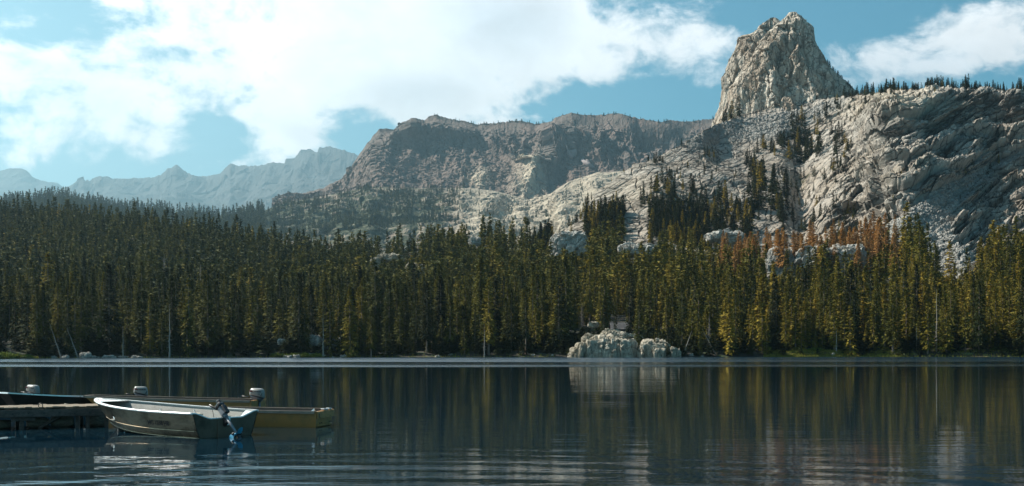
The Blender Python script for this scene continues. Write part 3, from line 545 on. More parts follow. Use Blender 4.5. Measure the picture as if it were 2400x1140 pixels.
# rust-brown stand on the right crest
rz_ = (px > 1670) & (px < 2130) & (pyt > 495) & (pyt < 575) & (t > .60); rust = rz_ & (gy > 400) & (pyt > 505) & (pyt < 568); gone = rust & (rng.random(len(gx)) < .35); cand = np.flatnonzero(rust & ~gone); rust[:] = False; ri = cand[np.argsort(-hgt[cand])][:0]; rust[ri] = True
kp = np.ones(len(gx), bool); kp[gone] = False; mp = np.cumsum(kp) - 1; ri = mp[ri]; gx, gy, px, t, z, hgt, pyb, pyt, rust = [a[kp] for a in (gx, gy, px, t, z, hgt, pyb, pyt, rust)]
app = hgt / gy * ((px > -10) & (px < 2410)) * (~rust); order = np.argsort(-app); ind = order[:250]; isind = np.zeros(len(gx), bool); isind[ind] = True
ZN = [(60, 'above the bright bushes at the left end'), (200, 'around the leaning pale trunks at far left'), (397, 'just left of the tall pale trunk'), (640, 'right of the tall pale trunk'), (757, 'above the bank boulders, left of the white pole'), (900, 'around the ragged light conifer'), (1140, 'left of the thin pale mid-shore trunk'), (1335, 'just left of the large granite outcrop'), (1497, 'behind the large granite outcrop'), (1600, 'behind the rounded granite dome'), (1790, 'by the grey snag right of the dome'), (1960, 'over the left half of the grassy shore'), (2195, 'over the right half of the grassy shore'), (2330, 'right of the tall pale right-hand trunk'), (9999, 'at the right end of the shore')]
def con_lab(p, h, back, kd):
    z_ = next(n_ for m_, n_ in ZN if p < m_); sz = 'tall' if h > 16.2 else 'short' if h < 12.5 else 'middling'
    form = {0: 'broad', 4: 'broad', 6: 'full', 2: 'high-crowned', 3: 'high-crowned', 5: 'slim', 7: 'even', 1: 'even'}[kd]
    return f"{sz} {form} conifer, {'second rank' if back else 'front rank'}, {z_}"
def where_lab(p):
    if p < 420: return 'left end of the far shore'
    if p < 1330: return 'far shore left of the pale rock outcrop'
    if p < 1600: return 'far shore behind and above the pale rock outcrop'
    return 'far shore right of the pale rock outcrop'
for j in ind:
    kq = random.randrange(8); kd = NEAR[kq]; lab = con_lab(px[j], hgt[j], gy[j] - interp(px[j], SHORE, 2) > 16, kq); old_ = ('tall green conifer crowded into the forest, ' if hgt[j] > 14.5 else 'shorter green conifer in the dense forest, ') + where_lab(px[j])
    tree(kd, 'conifer', (gx[j], gy[j], z[j] - .2), hgt[j], lab, 'conifer', 'green conifers in the front rows of the lakeside forest', random.uniform(.72, 1.1))
rust_lab = lambda p, t_: 'rust-brown conifer ' + ('high' if t_ > .85 else 'low') + ' in the reddish stand, ' + ('at its left end' if p < 1770 else 'over the broken granite knoll' if p < 1870 else 'above the middle granite ledge' if p < 1945 else 'above the right granite ledge' if p < 2030 else 'at its right end')
nr = 135; rpx = np.concatenate([rng.uniform(1690, 2110, nr - 20), rng.normal(1990, 60, 10), rng.normal(1790, 50, 10)]); rsh, rrd = interp(rpx, SHORE, 2) - 3, interp(rpx, HR, 2); rt = rng.uniform(.70, .995, nr); ry = rsh + (rrd - rsh) * rt; rx = (rpx - HX) / FP * ry; _, _, rzz = hill_at(rx, ry)
for j in range(nr):
    tree(RUSTY[random.randrange(4)], 'rusty_conifer', (rx[j], ry[j], rzz[j] - .2), random.uniform(10.5, 16.5), rust_lab(rpx[j], rt[j]), 'dead conifer', 'rust-brown conifers along the forest top on the right', random.uniform(.9, 1.4))

# ---- remaining conifers: one mass (forest hill, granite mountainside, foothill)
def proto(H, cs, wd, nw, nb, nc, cz, seed, trunk=True):
    r = np.random.default_rng(seed); V, F = crown_geo(H, cs, wd, nw, nb, nc, cz, r, top=r.uniform(.85, 1.2)); m0 = np.zeros(len(F), int)
    if trunk: V2, F2 = trunk_geo(H, .24, r, stubs=0, k=4); F = np.concatenate([F, F2 + len(V)]); V = np.concatenate([V, V2]); m0 = np.concatenate([m0, np.ones(len(F2), int)])
    return V, F, m0
MID = [proto(16, c_, w_, 30, 6, 5, .66, 200 + i) for i, (c_, w_) in enumerate([(1, 2.7), (1.5, 2.2), (3, 2.4), (.8, 3.0), (1.5, 1.9), (2, 2.7)])]
LOW = [proto(16, c_, w_, 20, 5, 3, 1.15, 300 + i, False) for i, (c_, w_) in enumerate([(1, 2.2), (2, 1.8), (2.5, 2.0), (1, 2.6), (1.5, 1.5), (3, 2.3)])]
def mass(P, H, protos, tint, r, sw=(.8, 1.2)):
    Vs, Fs, Ms, Ts, off = [], [], [], [], 0; pi = r.integers(0, len(protos), len(P))
    for q, (V, F, m0) in enumerate(protos):
        idx = np.flatnonzero(pi == q)
        if not len(idx): continue
        a = r.uniform(0, 6.28, len(idx)); s = H[idx] / 16; w = s * r.uniform(sw[0], sw[1], len(idx)); c, sn = np.cos(a), np.sin(a)
        X = (V[None, :, 0] * c[:, None] - V[None, :, 1] * sn[:, None]) * w[:, None] + P[idx, 0][:, None]
        Y = (V[None, :, 0] * sn[:, None] + V[None, :, 1] * c[:, None]) * w[:, None] + P[idx, 1][:, None]
        Z = V[None, :, 2] * s[:, None] + P[idx, 2][:, None]
        Vs.append(np.stack([X, Y, Z], -1).reshape(-1, 3)); Fs.append((F[None] + (np.arange(len(idx)) * len(V))[:, None, None]).reshape(-1, 3) + off)
        Ms.append(np.tile(m0, len(idx))); Ts.append(np.repeat(tint[idx], len(V))); off += len(idx) * len(V)
    return [np.concatenate(Vs), np.concatenate(Fs), np.concatenate(Ms), np.concatenate(Ts)]
rest = ~(isind | rust); RP = np.stack([gx, gy, z - .3], -1)
side = sstep(px, 500, 1900) * .30  # needles tinted brighter to the right, standing in for sunlit and shaded forest
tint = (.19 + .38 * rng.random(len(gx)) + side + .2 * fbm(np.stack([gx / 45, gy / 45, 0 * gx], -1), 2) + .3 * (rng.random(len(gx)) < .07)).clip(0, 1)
parts = []
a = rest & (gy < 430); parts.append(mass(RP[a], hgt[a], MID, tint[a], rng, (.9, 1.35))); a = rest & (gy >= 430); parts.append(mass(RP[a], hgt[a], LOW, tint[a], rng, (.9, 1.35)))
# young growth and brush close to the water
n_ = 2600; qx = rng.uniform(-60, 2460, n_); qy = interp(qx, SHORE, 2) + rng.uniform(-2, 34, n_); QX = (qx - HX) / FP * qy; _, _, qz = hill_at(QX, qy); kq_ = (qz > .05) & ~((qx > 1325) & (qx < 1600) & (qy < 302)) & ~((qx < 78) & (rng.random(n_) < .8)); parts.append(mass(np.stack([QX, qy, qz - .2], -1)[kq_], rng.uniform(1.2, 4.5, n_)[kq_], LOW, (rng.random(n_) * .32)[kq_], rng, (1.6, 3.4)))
# trees on the granite: (px, py, spread x, spread y, count, height px)
CL = [(1720, 263, 5, 4, 4, 42), (1698, 277, 4, 3, 3, 26), (1772, 372, 12, 9, 9, 34), (1800, 352, 12, 8, 8, 34), (1832, 334, 9, 9, 8, 34), (1868, 325, 14, 20, 18, 42), (1885, 300, 12, 14, 12, 38), (1905, 345, 10, 16, 12, 44), (1915, 300, 10, 14, 8, 34),
      (1960, 320, 9, 18, 9, 36), (1962, 372, 8, 16, 9, 36), (1985, 345, 8, 12, 6, 30), (1940, 400, 14, 20, 7, 30), (1778, 425, 10, 18, 10, 48), (1800, 470, 16, 16, 16, 62), (1770, 490, 14, 14, 12, 54), (1830, 505, 14, 10, 10, 50), (1540, 388, 9, 7, 8, 22),
      (1526, 377, 5, 3, 3, 16), (1600, 338, 2, 2, 2, 15), (1460, 411, 2, 2, 2, 14), (1495, 395, 2, 2, 1, 12), (1663, 368, 9, 6, 6, 22), (1382, 463, 7, 4, 6, 34), (1575, 443, 9, 8, 5, 26), (1600, 420, 12, 14, 5, 18), (1640, 440, 14, 12, 6, 24),
      (1545, 485, 20, 12, 12, 36), (1520, 500, 18, 9, 10, 36), (1590, 480, 18, 10, 12, 40), (1640, 495, 26, 12, 20, 44), (1690, 505, 26, 14, 20, 48), (1740, 515, 18, 14, 14, 50), (2336, 378, 6, 10, 6, 30), (2332, 330, 6, 10, 4, 24), (2290, 410, 16, 8, 5, 18),
      (2080, 268, 10, 8, 5, 20), (2070, 240, 30, 14, 14, 22), (2020, 262, 26, 22, 20, 22), (2150, 250, 40, 14, 9, 13), (2200, 222, 40, 6, 8, 16), (1960, 250, 26, 10, 12, 18), (1905, 262, 30, 12, 8, 16), (2040, 330, 50, 40, 10, 14), (1880, 420, 24, 50, 18, 22),
      (1830, 410, 20, 26, 9, 26), (1700, 450, 60, 40, 16, 18), (1990, 480, 60, 50, 16, 16), (2200, 480, 80, 50, 10, 14), (1900, 520, 80, 18, 34, 34), (2000, 560, 60, 14, 18, 30), (1350, 515, 20, 12, 12, 28)]
gp, gh = [], []
for cx, cy, sx, sy, n_, hp in CL:
    q = np.stack([rng.normal(cx, sx, n_), rng.normal(cy, sy, n_)], -1); Pq = lookup(gran, q[:, 0], q[:, 1]); gp.append(Pq); gh.append(hp * rng.uniform(.55, 1.15, n_) * Pq[:, 1] / FP)
xx = rng.uniform(1975, 2500, 240); xx = np.concatenate([xx, rng.normal(2190, 12, 14), rng.normal(2210, 10, 10), rng.normal(2395, 8, 10), rng.normal(2265, 4, 4), rng.normal(2030, 8, 6), rng.normal(2085, 10, 8)]); yy = interp(xx, GR) + rng.uniform(0, 5, len(xx)); Pq = lookup(gran, xx, yy); gp.append(Pq)
hh = rng.uniform(9, 22, len(xx)) ; hh[240:] = rng.uniform(20, 34, len(xx) - 240); gh.append(hh * Pq[:, 1] / FP)
# dense dark belt at the foot of the granite
xx = rng.uniform(1230, 1760, 900); yy = rng.uniform(0, 1, 900); up = interp(xx, [(1230, 590), (1300, 545), (1370, 528), (1450, 525), (1500, 520), (1600, 520), (1700, 530), (1760, 545)]); yy = up - 8 + yy ** 1.2 * 78
clear = (np.abs(xx - 1335) < 38) | (np.abs(xx - 1490) < 30) & (yy < 600) | (np.abs(xx - 1700) < 40) & (rng.random(900) < .6); xx, yy = xx[~clear], yy[~clear]
Pq = lookup(gran, xx, yy); gp.append(Pq); gh.append(rng.uniform(28, 52, len(xx)) * Pq[:, 1] / FP)
# little shrubs in the cracks
xx = rng.uniform(1420, 2450, 420); rp_ = interp(xx, GR); yy = rp_ + 4 + rng.random(420) ** 1.3 * 250; Pq = lookup(gran, xx, yy); gp.append(Pq); gh.append(rng.uniform(4, 9, 420) * Pq[:, 1] / FP)
gp = np.concatenate(gp); gh = np.concatenate(gh); gp[:, 2] -= .4; tg = (rng.random(len(gp)) * .25).clip(0, 1); tg = np.where(rng.random(len(gp)) < .15, .95, tg)
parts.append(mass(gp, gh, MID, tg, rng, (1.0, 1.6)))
# crag's right shoulder
xx = rng.uniform(1925, 2005, 26); yy = np.interp(xx, [1911, 1933, 1951, 1964, 1980, 1994, 2016], [101, 140, 162, 175, 190, 205, 225]) + 3; P3 = np.stack([(xx - HX) / FP * 958, 958 + 0 * xx, CAMZ + (HY - yy) / FP * 958], -1); parts.append(mass(P3, rng.uniform(2, 4.5, 26), LOW, rng.random(26) * .4, rng, (1.2, 2)))
# foothill wood and scattered trees
xx = np.concatenate([rng.uniform(-250, 640, 2600), rng.uniform(560, 1080, 2600), rng.uniform(1000, 1420, 170), rng.normal(685, 22, 60)]); up = interp(xx, FR); u = rng.random(len(xx)); yy = up + 1 + u * (interp(xx, [(0, 60), (560, 75), (700, 110), (1000, 95), (1420, 110)]))
q = fbm(np.stack([xx / 40, yy / 16, 0 * xx], -1), 3); k = (xx < 600) | (q > -.25); xx, yy = xx[k], yy[k]; Pq = lookup(foothill, xx, yy)
hh = np.where(xx < 620, rng.uniform(18, 32, len(xx)), rng.uniform(8, 17, len(xx))); Pq = Pq - [0, 0, 1.0]; parts.append(mass(Pq, hh, LOW, rng.random(len(xx)) * .5, rng, (.9, 1.5)))
# a fringe along the brown mountain's skyline
xx = rng.uniform(1000, 1690, 170)[:70]; yy = interp(xx, MR) + 1.5; Pq = lookup(brown, xx, yy); parts.append(mass(Pq - [0, 0, 1], rng.uniform(4, 11, 70), LOW, rng.random(70) * .3, rng, (1.4, 2.6)))
off = 0; VV, FF_, MM, TT = [], [], [], []
for V, F, m0, tt_ in parts: VV.append(V); FF_.append(F + off); MM.append(m0); TT.append(tt_); off += len(V)
me = arr_mesh('forest', np.concatenate(VV), np.concatenate(FF_), np.concatenate(MM), attrs={'tint': np.concatenate(TT)})
tag(link('forest', me, mats=[M['leaf_mass'], M['bark']]), 'dark conifer forest covering the hill and dotting the granite slopes', 'forest', kind='stuff')
print('FOREST tris', len(me.polygons), 'ind', len(ind), 'rust', len(ri))
del VV, FF_, MM, TT, parts
# ================================================================== SMALL MESH TOOLS
class MB:
    """collects shapes, links them as one mesh object"""
    def __init__(s): s.V, s.F, s.S, s.n = [], [], [], 0
    def add(s, V, F, smooth=False):
        V = [tuple(v) for v in V]; s.V += V; s.F += [tuple(i + s.n for i in f) for f in F]; s.S += [smooth] * len(F); s.n += len(V); return s
    def box(s, c, size, rot=None, taper=1.0, bev=0.0):
        x, y, z = [q / 2 for q in size]; b_ = min(bev, x * .9, y * .9, z * .9)
        if b_ <= 0: P = [(sx * x * (taper if sz > 0 else 1), sy * y * (taper if sz > 0 else 1), sz * z) for sz in (-1, 1) for sx, sy in ((-1, -1), (1, -1), (1, 1), (-1, 1))]; F = [(3, 2, 1, 0), (4, 5, 6, 7), (0, 1, 5, 4), (1, 2, 6, 5), (2, 3, 7, 6), (3, 0, 4, 7)]
        else:
            P, F = [], []; oct_ = lambda ax, ay: [(-ax + b_, -ay), (ax - b_, -ay), (ax, -ay + b_), (ax, ay - b_), (ax - b_, ay), (-ax + b_, ay), (-ax, ay - b_), (-ax, -ay + b_)]
            lv = [(-z, b_), (-z + b_, 0), (z - b_, 0), (z, b_)]
            for zz, ins in lv: P += [(px_ * (taper if zz > 0 else 1), py_ * (taper if zz > 0 else 1), zz) for px_, py_ in oct_(x - ins * .6, y - ins * .6)]
            for k in range(3):
                for j in range(8): F.append((k * 8 + j, k * 8 + (j + 1) % 8, (k + 1) * 8 + (j + 1) % 8, (k + 1) * 8 + j))
            F += [tuple(range(7, -1, -1)), tuple(range(24, 32))]
        Mx = rot if rot is not None else Matrix.Identity(3); c = Vector(c); return s.add([Mx @ Vector(p) + c for p in P], F)
    def tube(s, pts, r, k=8, cap=True, r2=None):
        pts = [Vector(p) for p in pts]; n_ = len(pts); V, F = [], []; up = Vector((0, 0, 1))
        for i, p in enumerate(pts):
            d = (pts[min(i + 1, n_ - 1)] - pts[max(i - 1, 0)]).normalized(); a_ = d.cross(up)
            if a_.length < .05: a_ = d.cross(Vector((0, 1, 0)))
            a_.normalize(); c_ = d.cross(a_); rr_ = (r + (r2 - r) * i / max(1, n_ - 1)) if r2 is not None else (r[i] if isinstance(r, (list, tuple)) else r)
            V += [p + (a_ * math.cos(6.28318 * j / k) + c_ * math.sin(6.28318 * j / k)) * rr_ for j in range(k)]
        for i in range(n_ - 1):
            for j in range(k): F.append((i * k + j, i * k + (j + 1) % k, (i + 1) * k + (j + 1) % k, (i + 1) * k + j))
        if cap: F += [tuple(range(k))[::-1], tuple(range((n_ - 1) * k, n_ * k))]
        return s.add(V, F, True)
    def grid(s, G, smooth=True, flip=False):
        nv, nu = len(G), len(G[0]); V = [p for row in G for p in row]; F = [(i * nu + j, i * nu + j + 1, (i + 1) * nu + j + 1, (i + 1) * nu + j) for i in range(nv - 1) for j in range(nu - 1)]
        if flip: F = [f[::-1] for f in F]
        return s.add(V, F, smooth)
    def loft(s, rings, smooth=True, cap=True):
        k = len(rings[0]); V = [p for r_ in rings for p in r_]; F = [(i * k + j, i * k + (j + 1) % k, (i + 1) * k + (j + 1) % k, (i + 1) * k + j) for i in range(len(rings) - 1) for j in range(k)]
        s.add(V, F, smooth)
        if cap: b0 = s.n - len(V); s.F += [tuple(b0 + j for j in range(k))[::-1], tuple(b0 + (len(rings) - 1) * k + j for j in range(k))]; s.S += [False, False]
        return s
    def build(s, name, m_, parent=None):
        me = bpy.data.meshes.new(name); me.from_pydata(s.V, [], s.F); me.polygons.foreach_set('use_smooth', s.S); me.materials.append(m_); me.update(); o = link(name, me, parent); return o
def lettering(name, txt, size, m_, parent, M4, bold=0.0, sx=1.0):
    cu = bpy.data.curves.new(name, 'FONT'); cu.body = txt; cu.size = size; cu.offset = bold; cu.align_x = 'CENTER'; cu.align_y = 'CENTER'; cu.extrude = .0008
    t_ = bpy.data.objects.new(name, cu); COL.objects.link(t_); bpy.context.view_layer.update()
    me = bpy.data.meshes.new_from_object(t_.evaluated_get(bpy.context.evaluated_depsgraph_get())); bpy.data.objects.remove(t_)
    me.transform(M4 @ Matrix.Diagonal((sx, 1, 1, 1))); me.materials.clear(); me.materials.append(m_); return link(name, me, parent)
def frame(o, x, y, z=None):
    x = Vector(x).normalized(); y = Vector(y).normalized(); z = x.cross(y).normalized(); y = z.cross(x)
    return Matrix(((x[0], y[0], z[0], o[0]), (x[1], y[1], z[1], o[1]), (x[2], y[2], z[2], o[2]), (0, 0, 0, 1)))

# ------------------------------------------------------------------ materials of the boats and the dock
def alu(name, col, rough, dirt):
    m_, n, b = mat(name); t = n.new('ShaderNodeTexCoord').outputs['Object']
    c = n.mix(n.mapr(n.noise(n.scalev(t, (1, 1, 2.5)), 2.2, 8, .65), .42, .66), col, dirt); c = n.mix(n.mapr(n.noise(n.scalev(t, (.6, .6, 5)), 6, 6, .7), .55, .75, 0, .6), c, tuple(x * .5 for x in dirt))
    n.put(b.inputs['Base Color'], c); b.inputs['Metallic'].default_value = .9; n.put(b.inputs['Roughness'], n.mapr(n.noise(t, 5, 6, .6), .3, .7, rough - .1, rough + .16))
    n.put(b.inputs['Normal'], n.bump(n.noise(t, 3.5, 5, .6), .5, .012)); return m_
M['alu'] = alu('weathered_aluminium', (.28, .225, .16), .36, (.12, .095, .065))
M['transom'] = simple('dull_transom_metal', (.14, .107, .078), .62, .15, nscale=3, var=.3, dirt=(.06, .048, .035), spec=.25)
M['alu_in'] = simple('grey_boat_paint', (.20, .195, .18), .6, nscale=3, var=.12, dirt=(.22, .22, .20), bump=.2)
M['alu_rail'] = simple('bright_aluminium', (.80, .79, .77), .36, .5, nscale=6, var=.08)
M['dark'] = simple('black_plastic', (.015, .015, .017), .45, nscale=10, var=.3)
M['motorgrey'] = simple('grey_motor_paint', (.16, .17, .19), .4, .2, nscale=9, var=.2)
M['motorwhite'] = simple('white_motor_cowl', (.24, .23, .215), .38, nscale=5, var=.08, dirt=(.38, .37, .34))
M['blue'] = simple('blue_propeller', (.03, .22, .36), .4, nscale=9, var=.15)
M['yellow'] = simple('yellow_hull_paint', (.44, .21, .065), .55, nscale=2.2, var=.13, dirt=(.20, .14, .06), bump=.25)
M['rim'] = simple('worn_brown_rim', (.22, .17, .13), .7, nscale=6, var=.3, dirt=(.08, .06, .05))
M['inside'] = simple('brown_hull_inside', (.10, .075, .06), .8, nscale=4, var=.3)
M['darkhull'] = simple('dark_hull_paint', (.030, .022, .018), .7, nscale=3, var=.3, spec=.15, dirt=(.05, .045, .04))
M['tan'] = simple('tan_deck_paint', (.50, .40, .28), .7, nscale=3, var=.15)
M['rope'] = simple('rope', (.42, .38, .30), .9, nscale=20)
M['ink'] = simple('dark_lettering', (.012, .012, .014), .6, nscale=5)
M['red'] = simple('dark_red_plastic', (.14, .015, .015), .5)
M['cloth'] = simple('pale_cushion', (.55, .50, .40), .9, nscale=7, var=.35, dirt=(.25, .19, .12), bump=.5, dist=.02)
def wood(name, col, dark):
    m_, n, b = mat(name); t = n.new('ShaderNodeTexCoord').outputs['Object']
    g = n.noise(n.scalev(t, (1.2, 14, 14)), 1.5, 6, .6, .6); c = n.mix(n.mapr(g, .3, .7), dark, col); c = n.mix(n.mapr(n.noise(t, 1.3, 6, .6), .5, .7, 0, .7), c, tuple(x * .6 for x in dark))
    n.put(b.inputs['Base Color'], c); b.inputs['Roughness'].default_value = .85; n.put(b.inputs['Normal'], n.bump(g, .5, .01)); return m_
M['deckwood'] = wood('deck_wood', (.22, .165, .11), (.09, .07, .048)); M['greywood'] = wood('grey_wood', (.12, .10, .085), (.05, .043, .037)); M['logwood'] = wood('log_wood', (.26, .22, .17), (.11, .09, .07))

# ------------------------------------------------------------------ aluminium rowing boat (x = stern to bow, y = port, z = up)
def stern_frame(stern, bow):
    d = Vector((bow[0] - stern[0], bow[1] - stern[1], 0)); return math.atan2(d.y, d.x), d.length
S0, B0 = Vector((-5.92, 25.62, 0)), Vector((-9.52, 28.35, 0)); rz, L = stern_frame(S0, B0)
boat = empty('rowing_boat', S0, rz); tag(boat, 'bare weathered aluminium rowing boat with blue-propeller motor, nearest the camera', 'boat')
def hullp(s, t, inset=0.0):
    bg = .92 * (1 - s ** 3.4) ** .85 * (.93 + .07 * sstep(s, 0, .4)); zg = .50 + .17 * s ** 2.2; zk = -.10 + .02 * s + .50 * max(0, s - .80) ** 1.6 * 1.4
    xg = L * s; xk = (L - .85) * s + .02; f = (t / .42) * .80 if t < .42 else .80 + .20 * ((t - .42) / .58) ** .8
    bow_ = s ** 5; f = f * (1 - bow_) + bow_ * t ** .9; zt = (zk + (.10 + .22 * s ** 3) * (t / .42) ** 1.2) if t < .42 else None
    zc = zk + .10 + .22 * s ** 3
    if zt is None: zt = zc + (zg - zc) * (t - .42) / .58
    x = xk + (xg - xk) * (t ** .75); y = max(0.0, bg * f - inset); z = zt + (inset * .8 if t < .99 else 0); return x - inset * s * 2, y, z
SS = [i / 40 for i in range(41)]; SS[-1] = .9995; TT_ = [0, .1, .2, .3, .41, .43, .55, .68, .8, .9, 1.0]
mb = MB()
for sy in (1, -1):
    mb.grid([[(x, y * sy, z) for x, y, z in (hullp(s, t_) for t_ in TT_)] for s in SS], True, sy > 0)
    for tt0 in (.24, .42, .58):
        mb.tube([(lambda q: (q[0], (q[1] + .004) * sy, q[2]))(hullp(s, tt0)) for s in SS[:36]], .011, 6)
hull_o = mb.build('hull', M['alu'], boat)
mb = MB()
for sy in (1, -1): mb.grid([[(x, y * sy, max(z, .0)) for x, y, z in (hullp(s, t_, .02) for t_ in TT_)] for s in SS], True, sy < 0)
mb.build('hull_lining', M['alu_in'], boat)
mb = MB()
rail = [(lambda q: (q[0], q[1], q[2] + .005))(hullp(s, 1.0)) for s in SS]
full = [(x, -y, z) for x, y, z in rail] + [(x, y, z) for x, y, z in rail[::-1]]
mb.tube(full, .024, 8)
lip = [[(x, sy_ * y, z + .02) , (x - .05 * (k_ / 40) ** 6, sy_ * max(0, y - .055), z + .02)] for sy_ in (1,) for k_, (x, y, z) in enumerate(rail)]
mb.grid([[a_, b_] for a_, b_ in lip], False); mb.grid([[(a_[0], -a_[1], a_[2]), (b_[0], -b_[1], b_[2])] for a_, b_ in lip], False)
mb.build('gunwale', M['alu_rail'], boat)
# bow plate
k0 = 34; mb = MB(); pl = [(x, y * .98, z + .012) for x, y, z in rail[k0:]]; mb.add(pl + [(x, -y, z) for x, y, z in pl[::-1]], [tuple(range(len(pl) * 2))]); mb.build('bow_plate', M['alu_rail'], boat)
# transom with its cut-out: local x ~ 0, profile from port to starboard
tp = [(.85, .50), (.76, .49), (.46, .385), (.40, .375), (-.40, .375), (-.46, .385), (-.76, .49), (-.85, .50)]
bt = [(.67, .02), (.66, -.0), (.42, -.06), (.12, -.10), (-.12, -.10), (-.42, -.06), (-.66, 0), (-.67, .02)]
mb = MB(); o1 = [(0.0, y, z) for y, z in tp] + [(0.02, y, z) for y, z in bt[::-1]]; o2 = [(.05, y, z) for y, z in tp] + [(.05, y, z) for y, z in bt[::-1]]
k = len(o1); 
for oo in (o1, o2): mb.add(oo, [(j, j + 1, k - 2 - j, k - 1 - j) for j in range(7)])
mb.add(o1 + o2, [(j, (j + 1) % k, k + (j + 1) % k, k + j) for j in range(k)])
mb.box((-.006, 0, .16), (.02, .46, .42)); mb.box((-.008, .62, .36), (.012, .16, .012)); mb.box((-.008, -.62, .36), (.012, .16, .012))
mb.build('transom', M['transom'], boat)
mb = MB(); mb.tube([(.02, y, z + .012) for y, z in tp], .020, 6)
for sy in (1, -1): mb.add([(.0, sy * .885, .515), (.0, sy * .44, .40), (.07, sy * .44, .40), (.38, sy * .87, .525)], [(0, 1, 2, 3)])
mb.build('transom_cap', M['alu_rail'], boat)
for xs in (.95, 2.0, 3.0):
    q = hullp(xs / L, .62); mb = MB(); mb.box((xs, 0, .27), (.27, q[1] * 2 - .06, .03), bev=.01); mb.box((xs + .12, 0, .13), (.02, q[1] * 1.35, .25)); mb.box((xs - .12, 0, .13), (.02, q[1] * 1.35, .25)); mb.build('bench', M['alu_in'], boat)
    for sy in (1, -1):
        mb = MB(); q2 = hullp(xs / L, .97); mb.box((xs - .02, sy * (q2[1] - .10), .38), (.05, .02, .18), Matrix.Rotation(.25, 3, 'Y')); mb.build('knee_brace', M['alu_rail'], boat)
# registration characters on the camera side of the hull (y < 0 side faces the camera when the bow points left-away? computed below)
R3 = Matrix.Rotation(rz, 3, 'Z'); side = 1 if (R3 @ Vector((0, 1, 0))).y < 0 else -1
def on_hull(s, t_): x, y, z = hullp(s, t_); return Vector((x, y * side, z))
p0 = on_hull(.26, .74); ax = (on_hull(.20, .74) - on_hull(.32, .74)) ; ay = on_hull(.26, .85) - on_hull(.26, .65); Mf = frame(p0, ax, ay); Mf.translation = p0 + Mf.to_3x3().col[2] * .012
lettering('registration_number', 'MC 1238 HB', .135, M['ink'], boat, Mf, .004, .95)
# cushion lying in the boat
def lump(name, c, r3, seed, m_, parent=None, n1=26, n2=14, pw=.6, f=2.0, am=.12):
    G = []; r = np.random.default_rng(seed)
    for i in range(n2 + 1):
        ph = -math.pi / 2 + math.pi * i / n2; row = []
        for j in range(n1 + 1):
            a_ = 2 * math.pi * (j % n1) / n1; sg = lambda v, p_: math.copysign(abs(v) ** p_, v)
            row.append([sg(math.cos(ph), pw) * sg(math.cos(a_), pw), sg(math.cos(ph), pw) * sg(math.sin(a_), pw), sg(math.sin(ph), pw)])
        G.append(row)
    G = np.array(G); nz = fbm(G * f + seed, 3)[..., None]; G = G * (1 + am * nz) * np.array(r3); G = G + np.array(c)
    mb = MB(); mb.grid([[tuple(p) for p in row] for row in G]); return mb.build(name, m_, parent)
cu = lump('cushion', (0, 0, 0), (.34, .13, .075), 4, M['cloth']); cu.location = R3 @ Vector((.62, side * .30, .40)) + S0; cu.rotation_euler = (0, .1, rz - .5); tag(cu, 'crumpled pale cushion lying in the stern of the aluminium rowing boat', 'cushion')

# tilted small motor with blue propeller, clamped on the transom
mo = empty('small_outboard_motor', R3 @ Vector((-.03, 0, .38)) + S0, rz); tag(mo, 'small grey and black motor tilted up on the aluminium boat, blue propeller', 'outboard motor')
mb = MB(); mb.box((.02, 0, .0), (.10, .13, .10), bev=.015); mb.box((-.03, 0, -.06), (.04, .11, .16), bev=.01); mb.tube([(.08, .05, -.02), (.16, .05, -.02)], .012); mb.tube([(.08, -.05, -.02), (.16, -.05, -.02)], .012); mb.build('clamp', M['alu_rail'], mo)
dn = Vector((-.48, -.42 * side * -1, -.74)).normalized()
# the shaft runs down and to the right in the photograph
w_dn = Vector((.40, -.30, -.52)); dn = (R3.inverted() @ w_dn).normalized()
w_lat = Vector((.6, .8, 0)); lat = (R3.inverted() @ w_lat).normalized(); fw = dn.cross(lat).normalized(); rot = Matrix((lat, fw, -dn)).transposed()
top = Vector((-.02, side * .06, .06)); hd = top - dn * .12
mb = MB(); mb.box(hd, (.13, .14, .24), rot, bev=.03); mb.build('motor_housing', M['motorgrey'], mo)
mb = MB(); mb.box(hd - dn * .14, (.17, .20, .09), rot, bev=.03); mb.box(hd - dn * .22 + fw * .03, (.08, .10, .10), rot, bev=.02); mb.box(hd + fw * .09 + dn * .02, (.12, .06, .20), rot, bev=.015); mb.box(top + Vector((0.02, 0, -.12)), (.07, .16, .17), rot, bev=.02); mb.build('motor_cap', M['dark'], mo)
hl = R3.inverted() @ Vector((-1, .1, .35)).normalized(); mb = MB(); mb.tube([hd, hd + hl * .16, hd + hl * .30 + Vector((0, 0, .03))], [.018, .02, .026]); mb.tube([hd + hl * .25, hd + hl * .22 + Vector((0, 0, -.1)), hd + hl * .2 + Vector((0, 0, -.2))], .006); mb.build('tiller_handle', M['dark'], mo)
mb = MB(); mb.tube([top + dn * .0, top + dn * .48], .032, 10); mb.tube([top - dn * .02, top + dn * .05], .048, 10); mb.build('shaft', M['motorgrey'], mo)
e_ = top + dn * .50; mb = MB(); mb.tube([e_ - lat * .12, e_ - lat * .06, e_ + lat * .06, e_ + lat * .16], [.02, .04, .042, .015], 10); mb.box(e_ + dn * .10 + lat * .02, (.09, .012, .16), rot); mb.build('gearcase', M['dark'], mo)
pr = empty('propeller', e_ + (R3.inverted() @ Vector((0, -.10, 0)))); pr.parent = mo
